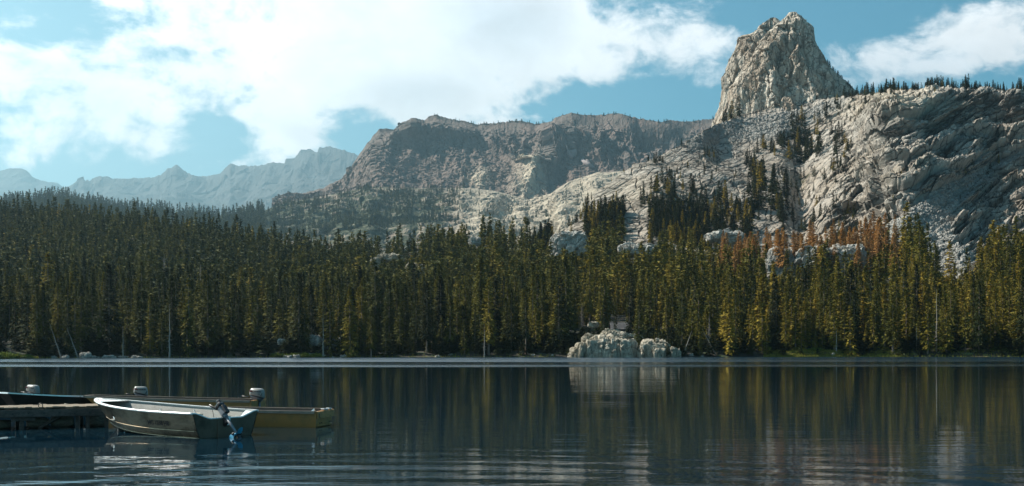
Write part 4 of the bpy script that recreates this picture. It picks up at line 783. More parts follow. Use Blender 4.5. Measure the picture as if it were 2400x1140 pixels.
def blade(a_):
    G = []; axn = R3.inverted() @ Vector((.25, -.95, .1)).normalized(); u = (R3.inverted() @ Vector((math.cos(a_), .15, math.sin(a_)))).normalized(); v = axn.cross(u).normalized()
    for i in range(9):
        f = i / 8; w_ = .052 * math.sin(math.pi * min(1, f * .92 + .08)) ** .6 * (1.15 if f > .3 else .8); cen = u * (.02 + .17 * f) + v * (.05 * f * f); tw = .9 - .6 * f
        row = []
        for j in range(5): g_ = (j / 4 - .5) * 2; row.append(tuple(cen + v * g_ * w_ * math.cos(tw) + axn * g_ * w_ * math.sin(tw)))
        G.append(row)
    return G
for a_ in (R(28), R(208)):
    mb = MB(); G = blade(a_); mb.grid(G); off_ = R3.inverted() @ Vector((0, .006, 0)); mb.grid([[tuple(Vector(p) + off_) for p in row] for row in G], flip=True); mb.build('blade', M['blue'], pr)
mb = MB(); axn = R3.inverted() @ Vector((.25, -.95, .1)).normalized(); mb.tube([-axn * .03, axn * .03, axn * .05], [.026, .024, .008], 10); mb.build('hub', M['blue'], pr)
mb = MB(); p_ = e_ + dn * .02; mb.tube([p_, p_ + (R3.inverted() @ Vector((.02, 0, -.14))), p_ + (R3.inverted() @ Vector((-.01, 0, -.4)))], [.016, .014, .012], 6); mb.build('skeg', M['tan'], mo)

# ------------------------------------------------------------------ flat-bottomed boats
def skiff(name, stern, bow, beam, h_st, h_bow, hullm, rimm, inm, label, rimh=.03, group=None, deckm=None, plate=False, strake=True):
    rz, L = stern_frame(stern, bow); e = empty(name, (stern[0], stern[1], 0), rz); tag(e, label, 'boat', group)
    def hp(s, t_):
        bg = beam / 2 * (1 - .52 * s ** 3.2) if s < .999 else beam / 2 * .48; bb = bg * (.80 - .12 * s); zg = h_st + (h_bow - h_st) * s ** 1.6; zb = -.08 + .34 * max(0, s - .72) ** 1.3 * 2.2
        return (L * s * (1 - .10 * (1 - t_) * s ** 2) + (1 - t_) * -.0 + (t_ - 1) * -.06 * (s < .01), bb + (bg - bb) * t_, zb + (zg - zb) * t_)
    SS = [i / 24 for i in range(25)]
    mb = MB()
    for sy in (1, -1): mb.grid([[(x, y * sy, z) for x, y, z in (hp(s, t_) for t_ in (0, .3, .6, 1.0))] for s in SS], True, sy > 0)
    mb.grid([[(x, y * f_, z) for f_ in (-1, 0, 1) for x, y, z in [hp(s, 0)]] for s in SS], True)
    a_, b_ = hp(1, 0), hp(1, 1); mb.add([(a_[0], -a_[1], a_[2]), (a_[0], a_[1], a_[2]), (b_[0], b_[1], b_[2]), (b_[0], -b_[1], b_[2])], [(0, 1, 2, 3)])
    mb.build('hull', M[hullm], e)
    mb = MB()
    for sy in (1, -1): mb.grid([[(x, (y - .025) * sy, z) for x, y, z in (hp(s, t_) for t_ in (.2, .6, .985))] for s in SS], True, sy < 0)
    mb.grid([[(x, (y - .02) * f_, z + .03) for f_ in (-1, 0, 1) for x, y, z in [hp(s, .15)]] for s in SS], True); mb.build('hull_lining', M[inm], e)
    mb = MB()
    for sy in (1, -1):
        G = []
        for s in SS: x, y, z = hp(s, 1); G.append([(x, (y - .035) * sy, z - .005), (x, (y - .035) * sy, z + .014), (x, (y + .018) * sy, z + .014), (x, (y + .018) * sy, z - rimh)])
        mb.grid(G, False, sy < 0)
    x, y, z = hp(1, 1); mb.box((x - .01, 0, z - .004), (.05, y * 2, .04)); mb.build('gunwale', M[rimm], e)
    mb = MB(); a_, b_ = hp(0, 0), hp(0, 1); mb.loft([[(-.05 - .0, -b_[1], b_[2]), (-.05, b_[1], b_[2]), (0.0, b_[1], b_[2]), (0.0, -b_[1], b_[2])][::-1], [(0.0 + .02, -a_[1], a_[2]), (0.02, a_[1], a_[2]), (.07, a_[1], a_[2]), (.07, -a_[1], a_[2])][::-1]], False)
    if plate:
        zt = b_[2]; mb.box((-.062, 0, zt - .09), (.02, b_[1] * 1.92, .16), bev=.004); mb.box((-.03, 0, .035), (.04, a_[1] * 2.04, .022))
        rr = random.Random(3)
    mb.build('transom', M[hullm], e)
    if plate:
        mb = MB()
        for k_ in range(16): yy_ = rr.uniform(-.9, .9) * b_[1]; zz_ = zt - rr.choice((.03, .05, .12, .15)) + rr.uniform(-.01, .01); mb.box((-.074, yy_, zz_), (.008, .018, .018), bev=.003)
        for yy_ in (-.75, -.6, .5, .75): mb.box((-.044, yy_ * a_[1], .09), (.03, .022, .022), bev=.004)
        mb.build('bolt_heads', M['dark'], e)
        for yy_, sz in ((-.1, .34), (-.62, .22)):
            mb = MB(); mb.box((-.01, yy_ * b_[1] * side2(rz), b_[2] + .022), (.09, sz, .03), Matrix.Rotation(.06, 3, 'X'), bev=.008); mb.build('transom_pad', M['alu_rail'], e)
        mb = MB(); mb.add([(.02, side2(rz) * b_[1] * .95, b_[2] + .01), (.10, side2(rz) * b_[1] * .95, b_[2] + .01), (.03, side2(rz) * b_[1] * .75, b_[2] + .01), (.02, side2(rz) * b_[1] * .93, b_[2] + .08)], [(0, 1, 3), (1, 2, 3), (0, 3, 2), (0, 2, 1)]); mb.build('corner_bracket', M['alu_rail'], e)
    for xs in (.9, 2.1, 3.2):
        if xs < L - .6: q = hp(xs / L, .6); mb = MB(); mb.box((xs, 0, q[2]), (.26, q[1] * 2 - .04, .03), bev=.008); mb.build('bench', M[inm], e)
    if deckm:
        q0, q1 = hp(.80, 1), hp(.995, 1); mb = MB(); mb.add([(q0[0], -q0[1] + .03, q0[2] - .02), (q0[0], q0[1] - .03, q0[2] - .02), (q1[0], q1[1] - .03, q1[2] - .01), (q1[0], -q1[1] + .03, q1[2] - .01)], [(0, 1, 2, 3)]); mb.build('bow_deck', M[deckm], e)
    return e, rz, L, hp
def side2(rz): return 1 if (Matrix.Rotation(rz, 3, 'Z') @ Vector((0, 1, 0))).y < 0 else -1
yb, rz2, L2, hp2 = skiff('flat_bottomed_boat', (-4.46, 29.25), (-9.2, 29.9), 1.42, .37, .44, 'yellow', 'rim', 'inside', 'mustard yellow flat-bottomed boat without a motor, behind the aluminium rowing boat', .05, 'mustard yellow flat-bottomed boats', 'tan', True)
b_ = hp2(0, 1); Mf = frame(Vector((-.078, side2(rz2) * (b_[1] - .13), .265)), (0, -side2(rz2), 0), (0, 0, 1)); lettering('hull_number', '10', .13, M['ink'], yb, Mf, .003, .6)
yc, rz3, L3, hp3 = skiff('flat_bottomed_boat', (-7.12, 34.6), (-12.0, 35.1), 1.35, .40, .50, 'yellow', 'rim', 'inside', 'mustard yellow flat-bottomed boat farther out with white motor at its right end', .05, 'mustard yellow flat-bottomed boats')
dd_, *_ = skiff('flat_bottomed_boat', (-11.35, 37.2), (-13.95, 33.9), 1.2, .39, .62, 'darkhull', 'alu_rail', 'inside', 'dark hulled boat with bright metal rim, its bow just behind the wooden dock', .02, 'dark boats with bright rims')
de_, *_ = skiff('flat_bottomed_boat', (-14.75, 38.2), (-18.9, 36.8), 1.25, .42, .62, 'darkhull', 'alu_rail', 'inside', 'dark hulled boat cut by the left edge of the photo', .02, 'dark boats with bright rims')
# mooring line of the near yellow boat and a coil on the dock come with the dock below

# ------------------------------------------------------------------ upright outboards with white cowls
def outboard(stern_xy, rz, z0, label, txt2=None, s=1.0):
    e = empty('outboard_motor', (stern_xy[0], stern_xy[1], z0), rz); tag(e, label, 'outboard motor', 'white-cowled outboard motors'); s = .88; e.scale = (s, s, s)
    # local x: towards the bow (left in the photo), cowl hangs over the stern
    def ring(z, x0, x1, hw, c=.05):
        return [(x0 + c, -hw, z), (x1 - c, -hw, z), (x1, -hw + c, z), (x1, hw - c, z), (x1 - c, hw, z), (x0 + c, hw, z), (x0, hw - c, z), (x0, -hw + c, z)]
    def ringt(z0_, z1_, x0, x1, hw, c=.05): return [(x, y, z0_ + (z1_ - z0_) * (x - x0) / (x1 - x0)) for x, y, _ in ring(0, x0, x1, hw, c)]
    mb = MB(); mb.loft([ringt(.035, .155, -.26, .20, .125, .05), ringt(.06, .165, -.265, .205, .13, .05), ringt(.20, .22, -.26, .19, .13, .05), ringt(.285, .285, -.235, .175, .118, .05), ringt(.315, .325, -.19, .165, .095, .05), ringt(.325, .335, -.14, .14, .06, .04)], True); mb.build('cowl', M['motorwhite'], e)
    mb = MB(); mb.loft([ringt(-.005, .12, -.265, .205, .128, .05), ringt(.034, .154, -.268, .208, .132, .05)], True); mb.build('cowl_band', M['dark'], e)
    mb = MB(); mb.loft([ring(-.10, -.15, .06, .06, .03), ringt(-.02, .06, -.22, .16, .10, .04), ringt(-.006, .118, -.25, .19, .115, .05)], True); mb.tube([(.14, .05, .03), (.14, .05, .10)], .025); mb.build('lower_casing', M['motorgrey'], e)
    mb = MB(); mb.box((.205, 0, .235), (.012, .12, .06), bev=.004); mb.build('rear_badge', M['red'], e)
    sd = side2(rz); mb = MB(); mb.box((.135, sd * .131, .245), (.085, .008, .055), bev=.003); mb.build('vent', M['red'], e)
    mb = MB(); mb.tube([(.15, 0, .05), (.30, .02, .06), (.46, .04, .075)], [.02, .018, .024]); mb.build('tiller_handle', M['dark'], e)
    mb = MB(); mb.box((.02, 0, -.06), (.14, .16, .12), bev=.02); mb.tube([(.06, .06, -.02), (.14, .06, -.02)], .012); mb.tube([(.06, -.06, -.02), (.14, -.06, -.02)], .012); mb.box((.15, 0, -.0), (.06, .16, .03), bev=.008); mb.build('clamp', M['motorgrey'], e)
    mb = MB(); mb.tube([(-.10, 0, -.08), (-.12, 0, -.55)], .035); mb.box((-.13, 0, -.62), (.26, .04, .16), bev=.015); mb.build('leg', M['motorgrey'], e)
    xd = (-1, 0, 0) if sd > 0 else (-1, 0, 0)
    Mf = frame(Vector((-.03, sd * .1315, .225)), (-1, 0, -.03), (0, 0, 1)); Mf.translation = Vector((-.05, sd * .1335, .225)); lettering('brand_lettering', 'JOHNSON', .062, M['ink'], e, Mf, .0025)
    if txt2: Mf = frame(Vector((-.12, sd * .133, .145)), (-1, 0, 0), (0, 0, 1)); Mf.translation = Vector((-.115, sd * .1335, .145)); lettering('power_number', txt2, .085, M['ink'], e, Mf, .001, .8)
    mb = MB(); mb.add([(-.17, sd * .133, .08), (-.20, sd * .133, .085), (-.23, sd * .133, .165), (-.25, sd * .133, .175), (-.215, sd * .133, .175)], [(0, 1, 2, 3, 4)]); mb.build('stripe_mark', M['ink'], e)
    return e
outboard((-7.15, 34.6), rz3, .43, 'white outboard motor marked 15 on the stern of the far yellow boat', '15')
ra = stern_frame(Vector((-11.35, 37.2, 0)), Vector((-13.95, 33.9, 0)))[0]
outboard((-11.22, 37.3), math.pi + .35, .40, 'white outboard motor showing between the two yellow bows, tipped towards the left', None)
outboard((-14.85, 38.3), math.pi - .35, .42, 'white outboard motor half hidden behind the dark boat, nearest the left edge', None)

# ------------------------------------------------------------------ dock
dk = empty('wooden_dock', (-13.5, 29.4, 0), 0); tag(dk, 'weathered wooden dock with sunlit planks at the left, on posts in the water', 'dock')
def W2(px_, py_, z_): return on_water(px_, py_, z_) - Vector((-13.5, 29.4, 0))
nA, nB = W2(-260, 961, .50), W2(262, 951, .50); ddir = (nB - nA).normalized(); dn2 = Vector((-ddir.y, ddir.x, 0)); dl = (nB - nA).length; wdt = 1.35
r_ = random.Random(8); mb = MB(); x = 0.0
while x < dl - .1:
    w_ = r_.uniform(.13, .16); c = nA + ddir * (x + w_ / 2) + dn2 * (wdt / 2 + r_.uniform(-.03, .03)); c.z = .48 + r_.uniform(-.006, .006)
    rotm = Matrix((ddir, dn2, Vector((0, 0, 1)))).transposed(); mb.box(c, (w_ - .008, wdt + r_.uniform(-.03, .03), .04), rotm @ Matrix.Rotation(r_.uniform(-.01, .01), 3, 'X'), bev=.006); x += w_
mb.build('deck', M['deckwood'], dk); rotd = Matrix((ddir, dn2, Vector((0, 0, 1)))).transposed()
for off_, hh_ in ((-.03, .17), (wdt + .03, .15)):
    mb = MB(); mb.box(nA + ddir * dl / 2 + dn2 * off_ + Vector((0, 0, .36 - .50 + (.50 - 0) * 0)) * 1 + Vector((0, 0, 0)), (dl, .06, hh_), rotd, bev=.01); mb.build('fascia_beam', M['greywood'], dk)
for o_ in [c for c in dk.children if c.name.startswith('fascia_beam')]: o_.location.z = .0
mb = MB(); rb = random.Random(2)
for k_ in range(14): mb.box(nA + ddir * (dl * (k_ + .5) / 14) + dn2 * -.065 + Vector((0, 0, -.14 + rb.uniform(-.03, .03))), (.035, .02, .035), rotd, bev=.006)
mb.build('beam_bolts', M['dark'], dk)
for px_ in (-120, 42, 178, 203, 250):
    for dep in (.10, wdt - .15):
        d0 = nA + ddir * ((px_ + 260) / 522 * dl) + dn2 * dep; mb = MB(); w_ = .10 if px_ < 100 else .085; mb.box((d0.x, d0.y, -.35), (w_, w_, 1.55), rotd, bev=.012); mb.build('post', M['greywood'], dk)
for px_ in (-110, 45): d0 = nA + ddir * ((px_ + 260) / 522 * dl) + dn2 * .03; mb = MB(); mb.box((d0.x, d0.y, .24), (.52, .05, .11), rotd @ Matrix.Rotation(-.03, 3, 'Y'), bev=.008); mb.build('cross_board', M['greywood'], dk)
p1 = nA + ddir * ((85 + 260) / 522 * dl) + dn2 * .25; p2 = nA + ddir * ((150 + 260) / 522 * dl) + dn2 * .25; mb = MB(); mb.tube([(p1.x, p1.y, .0), (p2.x, p2.y, .34)], .045, 6); mb.build('diagonal_brace', M['greywood'], dk)
for i_, (xa, xb, zc, rr_) in enumerate([(-230, 20, .10, .12), (58, 112, .12, .12), (118, 175, .13, .13), (208, 258, .13, .14)]):
    p1 = nA + ddir * ((xa + 260) / 522 * dl) + dn2 * .55; p2 = nA + ddir * ((xb + 260) / 522 * dl) + dn2 * .55; pts = [p1.lerp(p2, f) for f in np.linspace(0, 1, 7)]
    mb = MB(); mb.tube([(p.x, p.y, zc) for p in pts], [rr_ * (.75, .95, 1, 1.03, 1, .95, .75)[k_] for k_ in range(7)], 12); mb.build('float_log', M['logwood'], dk)
mb = MB(); c = nA + ddir * ((87 + 260) / 522 * dl) + dn2 * .04; c.z = .53; mb.tube([(c.x + .05 * math.cos(a_), c.y, c.z + .05 * math.sin(a_)) for a_ in np.linspace(0, 6.28, 17)], .010, 6); mb.tube([(c.x, c.y, c.z - .05), (c.x, c.y, c.z - .12)], .012, 6); mb.build('mooring_ring', M['dark'], dk)
A_ = nA + ddir * (dl * .80) + Vector((-13.5, 29.4, 0)) + dn2 * wdt * .8; mb = MB(); yb_w = Vector((-8.9, 29.6, .46)); mb.tube([Vector((A_.x, A_.y, .52)).lerp(yb_w, f) - Vector((0, 0, .10 * math.sin(math.pi * f))) for f in np.linspace(0, 1, 10)], .009, 6)
tag(mb.build('mooring_rope', M['rope'], None), 'thin pale rope tying the near yellow boat to the dock', 'rope')
# ================================================================== FAR SHORE: rocks, snags, cabin, bushes
def rock(name, c, r3, seed, m_, fs=2.0, pw=.62, amp=1.0, nu=150, nv=80, label=None, cat='rock', group=None, rzz=0.0, stretch=1.0):
    u = np.linspace(0, 2 * np.pi, nu, endpoint=False); v = np.linspace(-.42 * np.pi, .5 * np.pi, nv)[:, None]; sg = lambda a_, p_: np.sign(a_) * np.abs(a_) ** p_
    G = np.stack([sg(np.cos(v), pw) * sg(np.cos(u), pw), sg(np.cos(v), pw) * sg(np.sin(u), pw), sg(np.sin(v), pw) + 0 * u[None]], -1); N = G / (np.linalg.norm(G, axis=-1, keepdims=True) + 1e-9); P = G * np.array(r3)
    q = P / fs + seed * 3.7; q = q + .25 * fbm(q, 2)[..., None]; q = q * np.array([1, 1, 1 / stretch])
    f1, e1 = facet(q, 1, 1.1); f2, e2 = facet(q * 2.6, 1, 1); o = (f1 * .16 - .16 * (1 - sstep(e1, 0, .14)) + f2 * .06 - .06 * (1 - sstep(e2, 0, .14)) + .22 * fbm(P / (fs * 2.2) + seed, 3) + .05 * fbm(P / fs * 4, 2)) * fs * amp
    V = P + N * o[..., None]; me = arr_mesh(name, V.reshape(-1, 3), grid_faces(nv, nu, True), attrs={'veg': (.10 + .3 * fbm(V / (fs * 1.2) + 4, 3)).ravel(), 'talus': np.zeros(nu * nv)}); me.materials.append(m_)
    o_ = link(name, me); o_.location = c; o_.rotation_euler = (0, 0, rzz); tag(o_, label, cat, group); return o_
def shore_pt(px_, py_, extra=0.0):
    d = float(interp(px_, SHORE, 2)) + extra; p = at(px_, py_, d); return p
m10 = 290 / FP
def cluster(name, c, blocks, seed, m_, label, cat):
    Vs, Fs, vg, off = [], [], [], 0
    for i_, (x_, y_, zc_, a_, b_, h_, pw_) in enumerate(blocks):
        o_ = rock(name, (0, 0, 0), (a_, b_, h_), seed + i_, m_, max(a_, h_) * .8, pw_ * .75, 1.0, 110, 60, stretch=1.7); me = o_.data; n_ = len(me.vertices); co = np.empty(n_ * 3, np.float32); me.vertices.foreach_get('co', co); co = co.reshape(-1, 3)
        a2 = random.uniform(-.5, .5); co = np.stack([co[:, 0] * math.cos(a2) - co[:, 1] * math.sin(a2) + x_, co[:, 0] * math.sin(a2) + co[:, 1] * math.cos(a2) + y_, co[:, 2] + zc_], -1)
        Vs.append(co); Fs.append(grid_faces(60, 110, True) + off); at_ = np.empty(n_, np.float32); me.attributes['veg'].data.foreach_get('value', at_); vg.append(at_); off += n_; bpy.data.objects.remove(o_); bpy.data.meshes.remove(me)
    VV = np.concatenate(Vs); me = arr_mesh(name, VV, np.concatenate(Fs), attrs={'veg': np.concatenate(vg), 'talus': np.zeros(len(VV))}); me.materials.append(m_); o_ = link(name, me); o_.location = c; tag(o_, label, cat); return o_
ob_ = at(1413, 838, 291); ob_.z = 0; kk = 291 / FP
def bl(px_, topy, w_, dep, pw_=.45, back=0.0): h_ = (838 - topy) * kk; return ((px_ - 1413) * kk, back, h_ * .15, w_ * kk / 2, dep, h_ * .85, pw_)
cluster('granite_outcrop', ob_, [bl(1352, 813, 26, 2.0), bl(1368, 803, 36, 2.6), bl(1390, 797, 42, 3.2, .4, .8), bl(1412, 795, 46, 3.0, .5), bl(1436, 794, 44, 3.4, .4, .5), bl(1458, 799, 36, 2.8, .45), bl(1470, 799, 32, 3.0, .4, 1.2), bl(1400, 790, 60, 2.6, .5, 3.0), bl(1448, 791, 54, 2.6, .5, 3.2), bl(1341, 828, 14, 1.2), bl(1425, 815, 40, 2.0, .5, -1.6), bl(1382, 818, 26, 1.6, .5, -1.4), bl(1466, 818, 22, 1.6, .5, -1.3)], 30, M['outcrop'], 'large blocky pale granite outcrop at the waterline with green-stained face', 'rock outcrop')
ob2 = at(1534, 838, 290); ob2.z = 0
def bl2(px_, topy, w_, dep, pw_=.5, back=0.0): h_ = (838 - topy) * kk; return ((px_ - 1534) * kk, back, h_ * .15, w_ * kk / 2, dep, h_ * .85, pw_)
cluster('granite_outcrop', ob2, [bl2(1536, 797, 62, 3.2, .62, .8), bl2(1510, 808, 34, 2.4), bl2(1525, 803, 38, 2.6, .5), bl2(1552, 804, 34, 2.6, .5), bl2(1506, 821, 16, 1.4), bl2(1540, 817, 30, 2.0, .5, -1.8)], 60, M['outcrop'], 'rounded pale granite dome at the waterline right of the large outcrop', 'rock outcrop')
cluster('granite_outcrop', at(1577, 838, 288.5) * 1.0, [(0, 0, .6, 1.3, 1.2, 1.6, .5), (1.0, .2, .4, .8, .9, 1.1, .5), (-.9, -.3, .3, .7, .7, .9, .5)], 75, M['outcrop'], 'small pale boulder at the right foot of the rounded granite dome', 'rock outcrop').location.z = 0
rock('granite_slab', at(1437, 792, 299), (3.2, 2.6, 1.7), 5, M['outcrop'], 1.6, .7, 1, 130, 60, 'pale humped slab on top of the large granite outcrop', 'rock slab')
rock('granite_slab', at(1478, 796, 300), (3.2, 2.4, 1.3), 6, M['outcrop'], 1.5, .7, 1, 130, 60, 'pale flat slab below the cabin, right of the humped slab', 'rock slab')
rock('granite_slab', at(1390, 762, 306), (1.3, 1.2, .7), 7, M['outcrop'], 1.0, .7, 1, 90, 40, 'small pale rock among trunks left of the cabin', 'rock slab')
# soil bank they stand on
mb = MB(); rb = np.random.default_rng(5); G = []
for i_ in range(30):
    row = []
    for j in range(60): x_ = -1 + 2 * j / 59; y_ = -1 + 2 * i_ / 29; hgt_ = 4.2 * max(0, 1 - x_ ** 4) * (1 - .0 * y_) * sstep(y_, -1, .15); row.append((x_ * 10, y_ * 11, hgt_ - .9))
    G.append(row)
G = np.array(G); G[..., 2] += .5 * fbm(G / 3.0, 3); mb.grid([[tuple(p) for p in row] for row in G]); bk_ = mb.build('shore_bank', M['duff'], None); bk_.location = at(1428, 838, 304); bk_.location.z = 0; tag(bk_, kind='structure')
KN = [(1334, 560, 45, 30, 560, 'big rounded granite knoll rising out of the upper forest'), (1490, 580, 40, 12, 545, 'low granite knoll among trees right of the big rounded knoll'), (978, 626, 26, 15, 560, 'sunlit granite knoll on the hillside left of centre, pointed lower rock'), (915, 600, 26, 7, 575, 'low sunlit granite ledge left of the pointed hillside knoll'), (1113, 560, 14, 9, 600, 'small grey rock showing above the treetops near the forest crest'),
      (1828, 600, 34, 40, 455, 'broken granite knoll below the rust-brown trees, leftmost there'), (1905, 590, 40, 26, 450, 'granite ledge between rust-brown trees, middle of the stand'), (1985, 590, 44, 30, 450, 'granite ledge at the right side of the rust-brown trees'), (1700, 552, 45, 10, 540, 'tilted granite slab above the forest, foot of the mountainside'), (1095, 640, 10, 6, 520, 'tiny pale rock in the mid forest'), (880, 610, 12, 12, 570, 'small pale rock left of the hillside ledge')]
for i_, (px_, py_, rx_, ry_, d_, lab) in enumerate(KN):
    k_ = d_ / FP; rock('granite_knoll', at(px_, py_ + ry_ * .75, d_), (rx_ * k_, rx_ * k_ * .9, ry_ * k_ * 1.25), 20 + i_, M['boulder' if i_ not in (2, 3, 10) else 'outcrop'], rx_ * k_ * .5, .6, 1.2, 150, 80, lab, 'rock knoll')
# boulders along the waterline
rb = random.Random(21)
for i_ in range(46):
    px_ = rb.choice([rb.uniform(120, 330)] * 3 + [rb.uniform(640, 820)] * 2 + [rb.uniform(820, 1320)] + [rb.uniform(1590, 2390)]); sz = rb.uniform(.25, .8); py_ = rb.uniform(829, 835)
    p = shore_pt(px_, 0, rb.uniform(0, 4)); z_ = float(hill_at(np.array([p.x]), np.array([p.y]))[2][0]) if p.y > 240 else .1
    rock('shore_boulder', (p.x, p.y, max(z_, .05) + sz * .1), (sz, sz * .8, sz * .6), 60 + i_ % 7, M['boulder'], .8, .7, 1, 40, 22, 'small grey waterline boulder, ' + ('under the leaning trunks at left' if px_ < 340 else 'on the bank beneath the white pole' if px_ < 830 else 'between white pole and granite outcrop' if px_ < 1330 else 'along the right-hand shore'), 'boulder', 'small boulders along the far waterline', rb.uniform(0, 6))
rock('shore_boulder', shore_pt(201, 834, -1), (1.25, 1.0, .75), 77, M['boulder'], 1.1, .75, 1, 80, 40, 'largest smooth pale boulder on the left bank at the waterline', 'boulder')
for i_, (px_, py_, sz) in enumerate([(660, 802, 1.0), (692, 806, 1.5), (738, 800, 1.7), (775, 812, 1.4), (790, 800, 1.2)]):
    rock('bank_boulder', shore_pt(px_, py_, 9), (sz, sz, sz * .8), 80 + i_, M['boulder'], 1.1, .7, 1, 60, 34, ('leftmost small shaded boulder on the bank', 'shaded boulder above the green bushes', 'largest shaded boulder, just left of the white pole', 'shaded boulder right of the white pole, lower one', 'shaded boulder right of the white pole, upper one')[i_], 'boulder', 'shaded boulders on the bank left of centre')
# snags, bare poles
for px_, py_, hp_, kd, sw_, lab in [(1364, 800, 84, 0, 1.2, 'brown-needled dying conifer at the left end of the granite outcrop'), (1662, 832, 92, 1, .8, 'grey bare snag on the shore right of the granite dome'), (470, 690, 70, 2, 1.5, 'pale bare-branched dead tree in the middle of the left forest'), (385, 640, 44, 0, 1.2, 'pale dead treetop left of centre in the left forest'), (65, 690, 80, 1, 1.6, 'reddish bare tree near the left edge of the forest'),
                                      (1790, 690, 70, 2, 1.1, 'pale dead tree standing out in the forest right of centre'), (2196, 660, 62, 0, 1.6, 'broad pale dead tree on the right below the boulder gully'), (2090, 620, 56, 2, 1.3, 'grey dead treetop below the tall right-hand clump')]:
    d_ = float(interp(px_, SHORE, 2)) + max(0, (832 - py_)) * 1.15 + 4; p = at(px_, py_, d_); zz = float(hill_at(np.array([p.x]), np.array([p.y]))[2][0]); topz = at(px_, py_ - hp_, d_).z; H = max(9, topz - zz)
    tree(SNAG[kd], 'dead_tree', (p.x, p.y, zz - .2), H, lab, 'dead tree', sw=sw_ * .8)
for px_, hp_, kd, sw_, lab in [(397, 130, 0, 1.0, 'tall pale bare trunk at the water, left third of the far shore'), (757, 108, 0, .8, 'thin white bare pole on the bank left of centre'), (146, 90, 2, .8, 'pale bare trunk leaning left near the left end of the shore'), (186, 80, 2, .8, 'pale bare trunk leaning left beside the largest pale boulder'), (1680, 60, 2, 1.0, 'pale trunk leaning left against the grey snag'), (1600, 60, 1, .8, 'pale trunk leaning right, just right of the granite dome'),
                                 (288, 80, 0, .7, 'thin grey bare trunk between the leaning trunks and the tall pale one'), (2195, 150, 0, 1.0, 'tall pale bare trunk in the right-hand forest'), (1960, 60, 0, .8, 'thin pale trunk at the grassy right shore'), (2148, 60, 0, .7, 'thin reddish trunk at the right shore right of the grass'), (1135, 80, 0, .7, 'thin pale bare trunk at the shore left of the outcrop')]:
    p = shore_pt(px_, 832, 1.5); zz = float(hill_at(np.array([p.x]), np.array([p.y]))[2][0]); H = hp_ * p.y / FP; e = empty('bare_trunk', (p.x, p.y, zz - .3), 0); tag(e, lab, 'bare trunk'); e.scale = (sw_ * 1.1, sw_ * 1.1, H / 14); link('trunk', POLE[kd], e)
# light green conifers that stand forward of the dark wall
for px_, H_, k_, lab in [(820, 16.5, 4, 'light green ragged conifer leaning forward at the shore, left of centre'), (870, 11, 2, 'short light green pine beside the ragged leaning conifer'), (1443, 8.0, 5, 'slender young conifer on the humped slab in front of the cabin'), (1415, 9.5, 5, 'small conifer left of the cabin on the rock'), (1534, 2.6, 5, 'tiny conifer on top of the rounded granite dome'), (1565, 6.2, 5, 'thin young conifer between the granite dome and the small boulder'),
                         (1475, 11, 5, 'narrow conifer at the right wall of the cabin'), (1497, 13, 1, 'tall narrow conifer between the large outcrop and the dome')]:
    p = shore_pt(px_, 832, .8); zz = float(hill_at(np.array([p.x]), np.array([p.y]))[2][0])
    if px_ in (1443, 1415, 1475): q_ = at(px_, {1443: 800, 1415: 796, 1475: 786}[px_], 300); p = q_; zz = q_.z - .2
    if px_ == 1534: q_ = at(px_, 799, 289); p = q_; zz = q_.z - .3
    if px_ == 1565: q_ = at(px_, 834, 286.5); p = q_; zz = .1
    if px_ == 1497: q_ = at(px_, 822, 296); p = q_; zz = q_.z
    zz = max(zz, .1); tree(NEAR[k_], 'conifer', (p.x, p.y, zz), H_, lab, 'conifer', None, 1.05 if H_ < 10 and k_ == 5 else 1.0)
# cabin
cb = empty('cabin', at(1452, 789, 312), R(4)); tag(cb, 'small dark cabin with grey gabled roof half hidden behind the granite outcrop', 'cabin')
M['cabinwood'] = wood('cabin_wood', (.075, .06, .05), (.035, .03, .027)); M['roofing'] = simple('grey_roofing', (.05, .046, .048), .8, nscale=1.5, var=.2, dirt=(.15, .13, .12))
mb = MB(); mb.box((0, 0, .9), (4.4, 3.2, 2.2)); mb.add([(-2.2, -1.6, 2.0), (-2.2, 1.6, 2.0), (-2.2, 0, 3.35)], [(0, 1, 2)]); mb.add([(2.2, -1.6, 2.0), (2.2, 1.6, 2.0), (2.2, 0, 3.35)], [(0, 2, 1)]); mb.build('wall', M['cabinwood'], cb)
mb = MB()
for sy in (1, -1):
    G = [[(-2.5 + 5 * j / 12, sy * (2.0 - 2.0 * i_ / 6), 1.80 + 1.72 * i_ / 6 + .02 * ((j * 7 + i_ * 3) % 3)) for j in range(13)] for i_ in range(7)]; mb.grid(G, False, sy < 0); mb.grid([[(x, y, z - .09) for x, y, z in row] for row in G], False, sy > 0)
mb.build('roof', M['roofing'], cb)
mb = MB(); mb.box((-.7, -1.61, 1.1), (.7, .04, .6)); w_ = mb.build('window', M['dark'], cb); mb = MB(); mb.box((-.7, -1.635, 1.44), (.86, .03, .07)); mb.box((-.7, -1.635, .76), (.86, .03, .07)); mb.box((-1.09, -1.635, 1.1), (.07, .03, .6)); mb.box((-.31, -1.635, 1.1), (.07, .03, .6)); mb.build('frame', M['greywood'], w_)
mb = MB(); mb.box((.9, -1.615, .75), (.8, .04, 1.7)); mb.build('door', M['greywood'], cb)
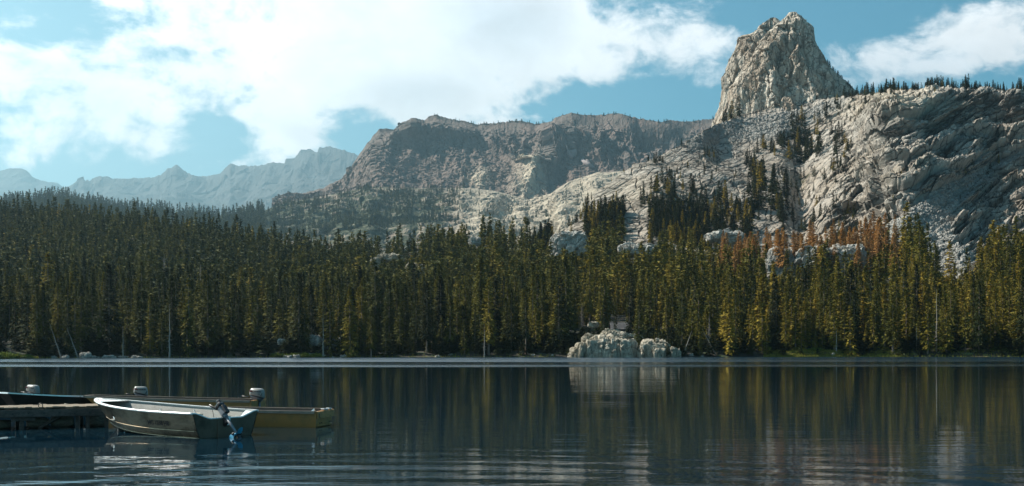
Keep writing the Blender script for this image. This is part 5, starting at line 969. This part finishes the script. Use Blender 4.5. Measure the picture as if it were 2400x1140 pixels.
# bushes
def bush(px_, py_, w_, h_, seed, lab, grp=None, extra=2):
    r = np.random.default_rng(seed); n_ = 900; d = r.normal(size=(n_, 3)); d /= np.linalg.norm(d, axis=1, keepdims=True); d[:, 2] = np.abs(d[:, 2]); rad = r.uniform(.55, 1.0, n_) * (1 + .3 * perlin(d * 2.2 + seed)); C = d * rad[:, None] * np.array([w_, w_ * .7, h_])
    u = r.normal(size=(n_, 3)) * .11; v = r.normal(size=(n_, 3)) * .13; v[:, 2] = np.abs(v[:, 2]); T = np.stack([C - u, C + u, C + v * 1.6], 1).reshape(-1, 3); me = arr_mesh('leaves', T, np.arange(n_ * 3).reshape(-1, 3)); me.materials.append(M['bush'])
    p = shore_pt(px_, py_, extra); zz = float(hill_at(np.array([p.x]), np.array([p.y]))[2][0]) if extra < 8 else at(px_, py_, p.y).z; o_ = link('bush', me); o_.location = (p.x, p.y, max(.05, zz - .1)); tag(o_, lab, 'bush', grp)
for i_, (px_, w_, h_) in enumerate([(8, 2.2, 1.2), (38, 2.0, .9), (62, 1.3, .6)]): bush(px_, 832, w_, h_, 400 + i_, ('leftmost, largest', 'middle', 'rightmost, smallest')[i_] + ' of three bright bushes at the left end of the shore', 'bright bushes at the left shore')
for i_, (px_, w_, h_) in enumerate([(688, 2.0, .9), (715, 1.3, .9), (740, 1.6, .8), (650, 2.2, .8)]): bush(px_, 822, w_, h_, 410 + i_, ('broad dull green bush under the shaded boulders', 'small round bush between two broader ones under the boulders', 'green bush nearest the white pole', 'leftmost dull green bush on the bank')[i_], 'green bushes on the bank left of centre')
for i_, (px_, w_, h_) in enumerate([(2160, 2.4, 1.5), (2340, 2.2, 1.2), (1990, 1.8, .7), (1910, 2.0, .8)]): bush(px_, 832, w_, h_, 420 + i_, ('big rounded bush right of the grassy strip', 'rounded bush close to the right edge', 'low bush in the middle of the grassy strip', 'low bush at the left part of the grassy strip')[i_], 'green bushes on the right shore', 3)
# shore grass, one mass
r = np.random.default_rng(77); n_ = 16000; px_ = np.concatenate([r.uniform(1790, 2130, 9000), r.uniform(-20, 90, 2500), r.uniform(1790, 2400, 3000), r.uniform(90, 1300, 1500)]); sh_ = interp(px_, SHORE, 2); Y = sh_ + r.uniform(-2.2, 3.2, n_); X = (px_ - HX) / FP * Y; _, _, Z = hill_at(X, Y); k = Z > -.2; X, Y, Z = X[k], Y[k], Z[k]; n_ = len(X)
b0 = np.stack([X, Y, np.maximum(Z, -.05)], -1); a_ = r.uniform(0, 3.14, n_); wv = np.stack([np.cos(a_), np.sin(a_), 0 * a_], -1) * .10; tipv = np.stack([r.normal(0, .12, n_), r.normal(0, .12, n_), r.uniform(.25, .65, n_)], -1)
gm = foliage('shore_grass', [(0, (.10, .12, .02)), (.5, (.20, .21, .03)), (1, (.28, .24, .05))], True, trans=.3)
me = arr_mesh('shore_grass', np.stack([b0 - wv, b0 + wv, b0 + tipv], 1).reshape(-1, 3), np.arange(n_ * 3).reshape(-1, 3), attrs={'tint': np.repeat(r.random(n_), 3)}); me.materials.append(gm); tag(link('shore_grass', me), 'thin strip of sunlit yellow-green grass along the waterline', 'grass', kind='stuff')
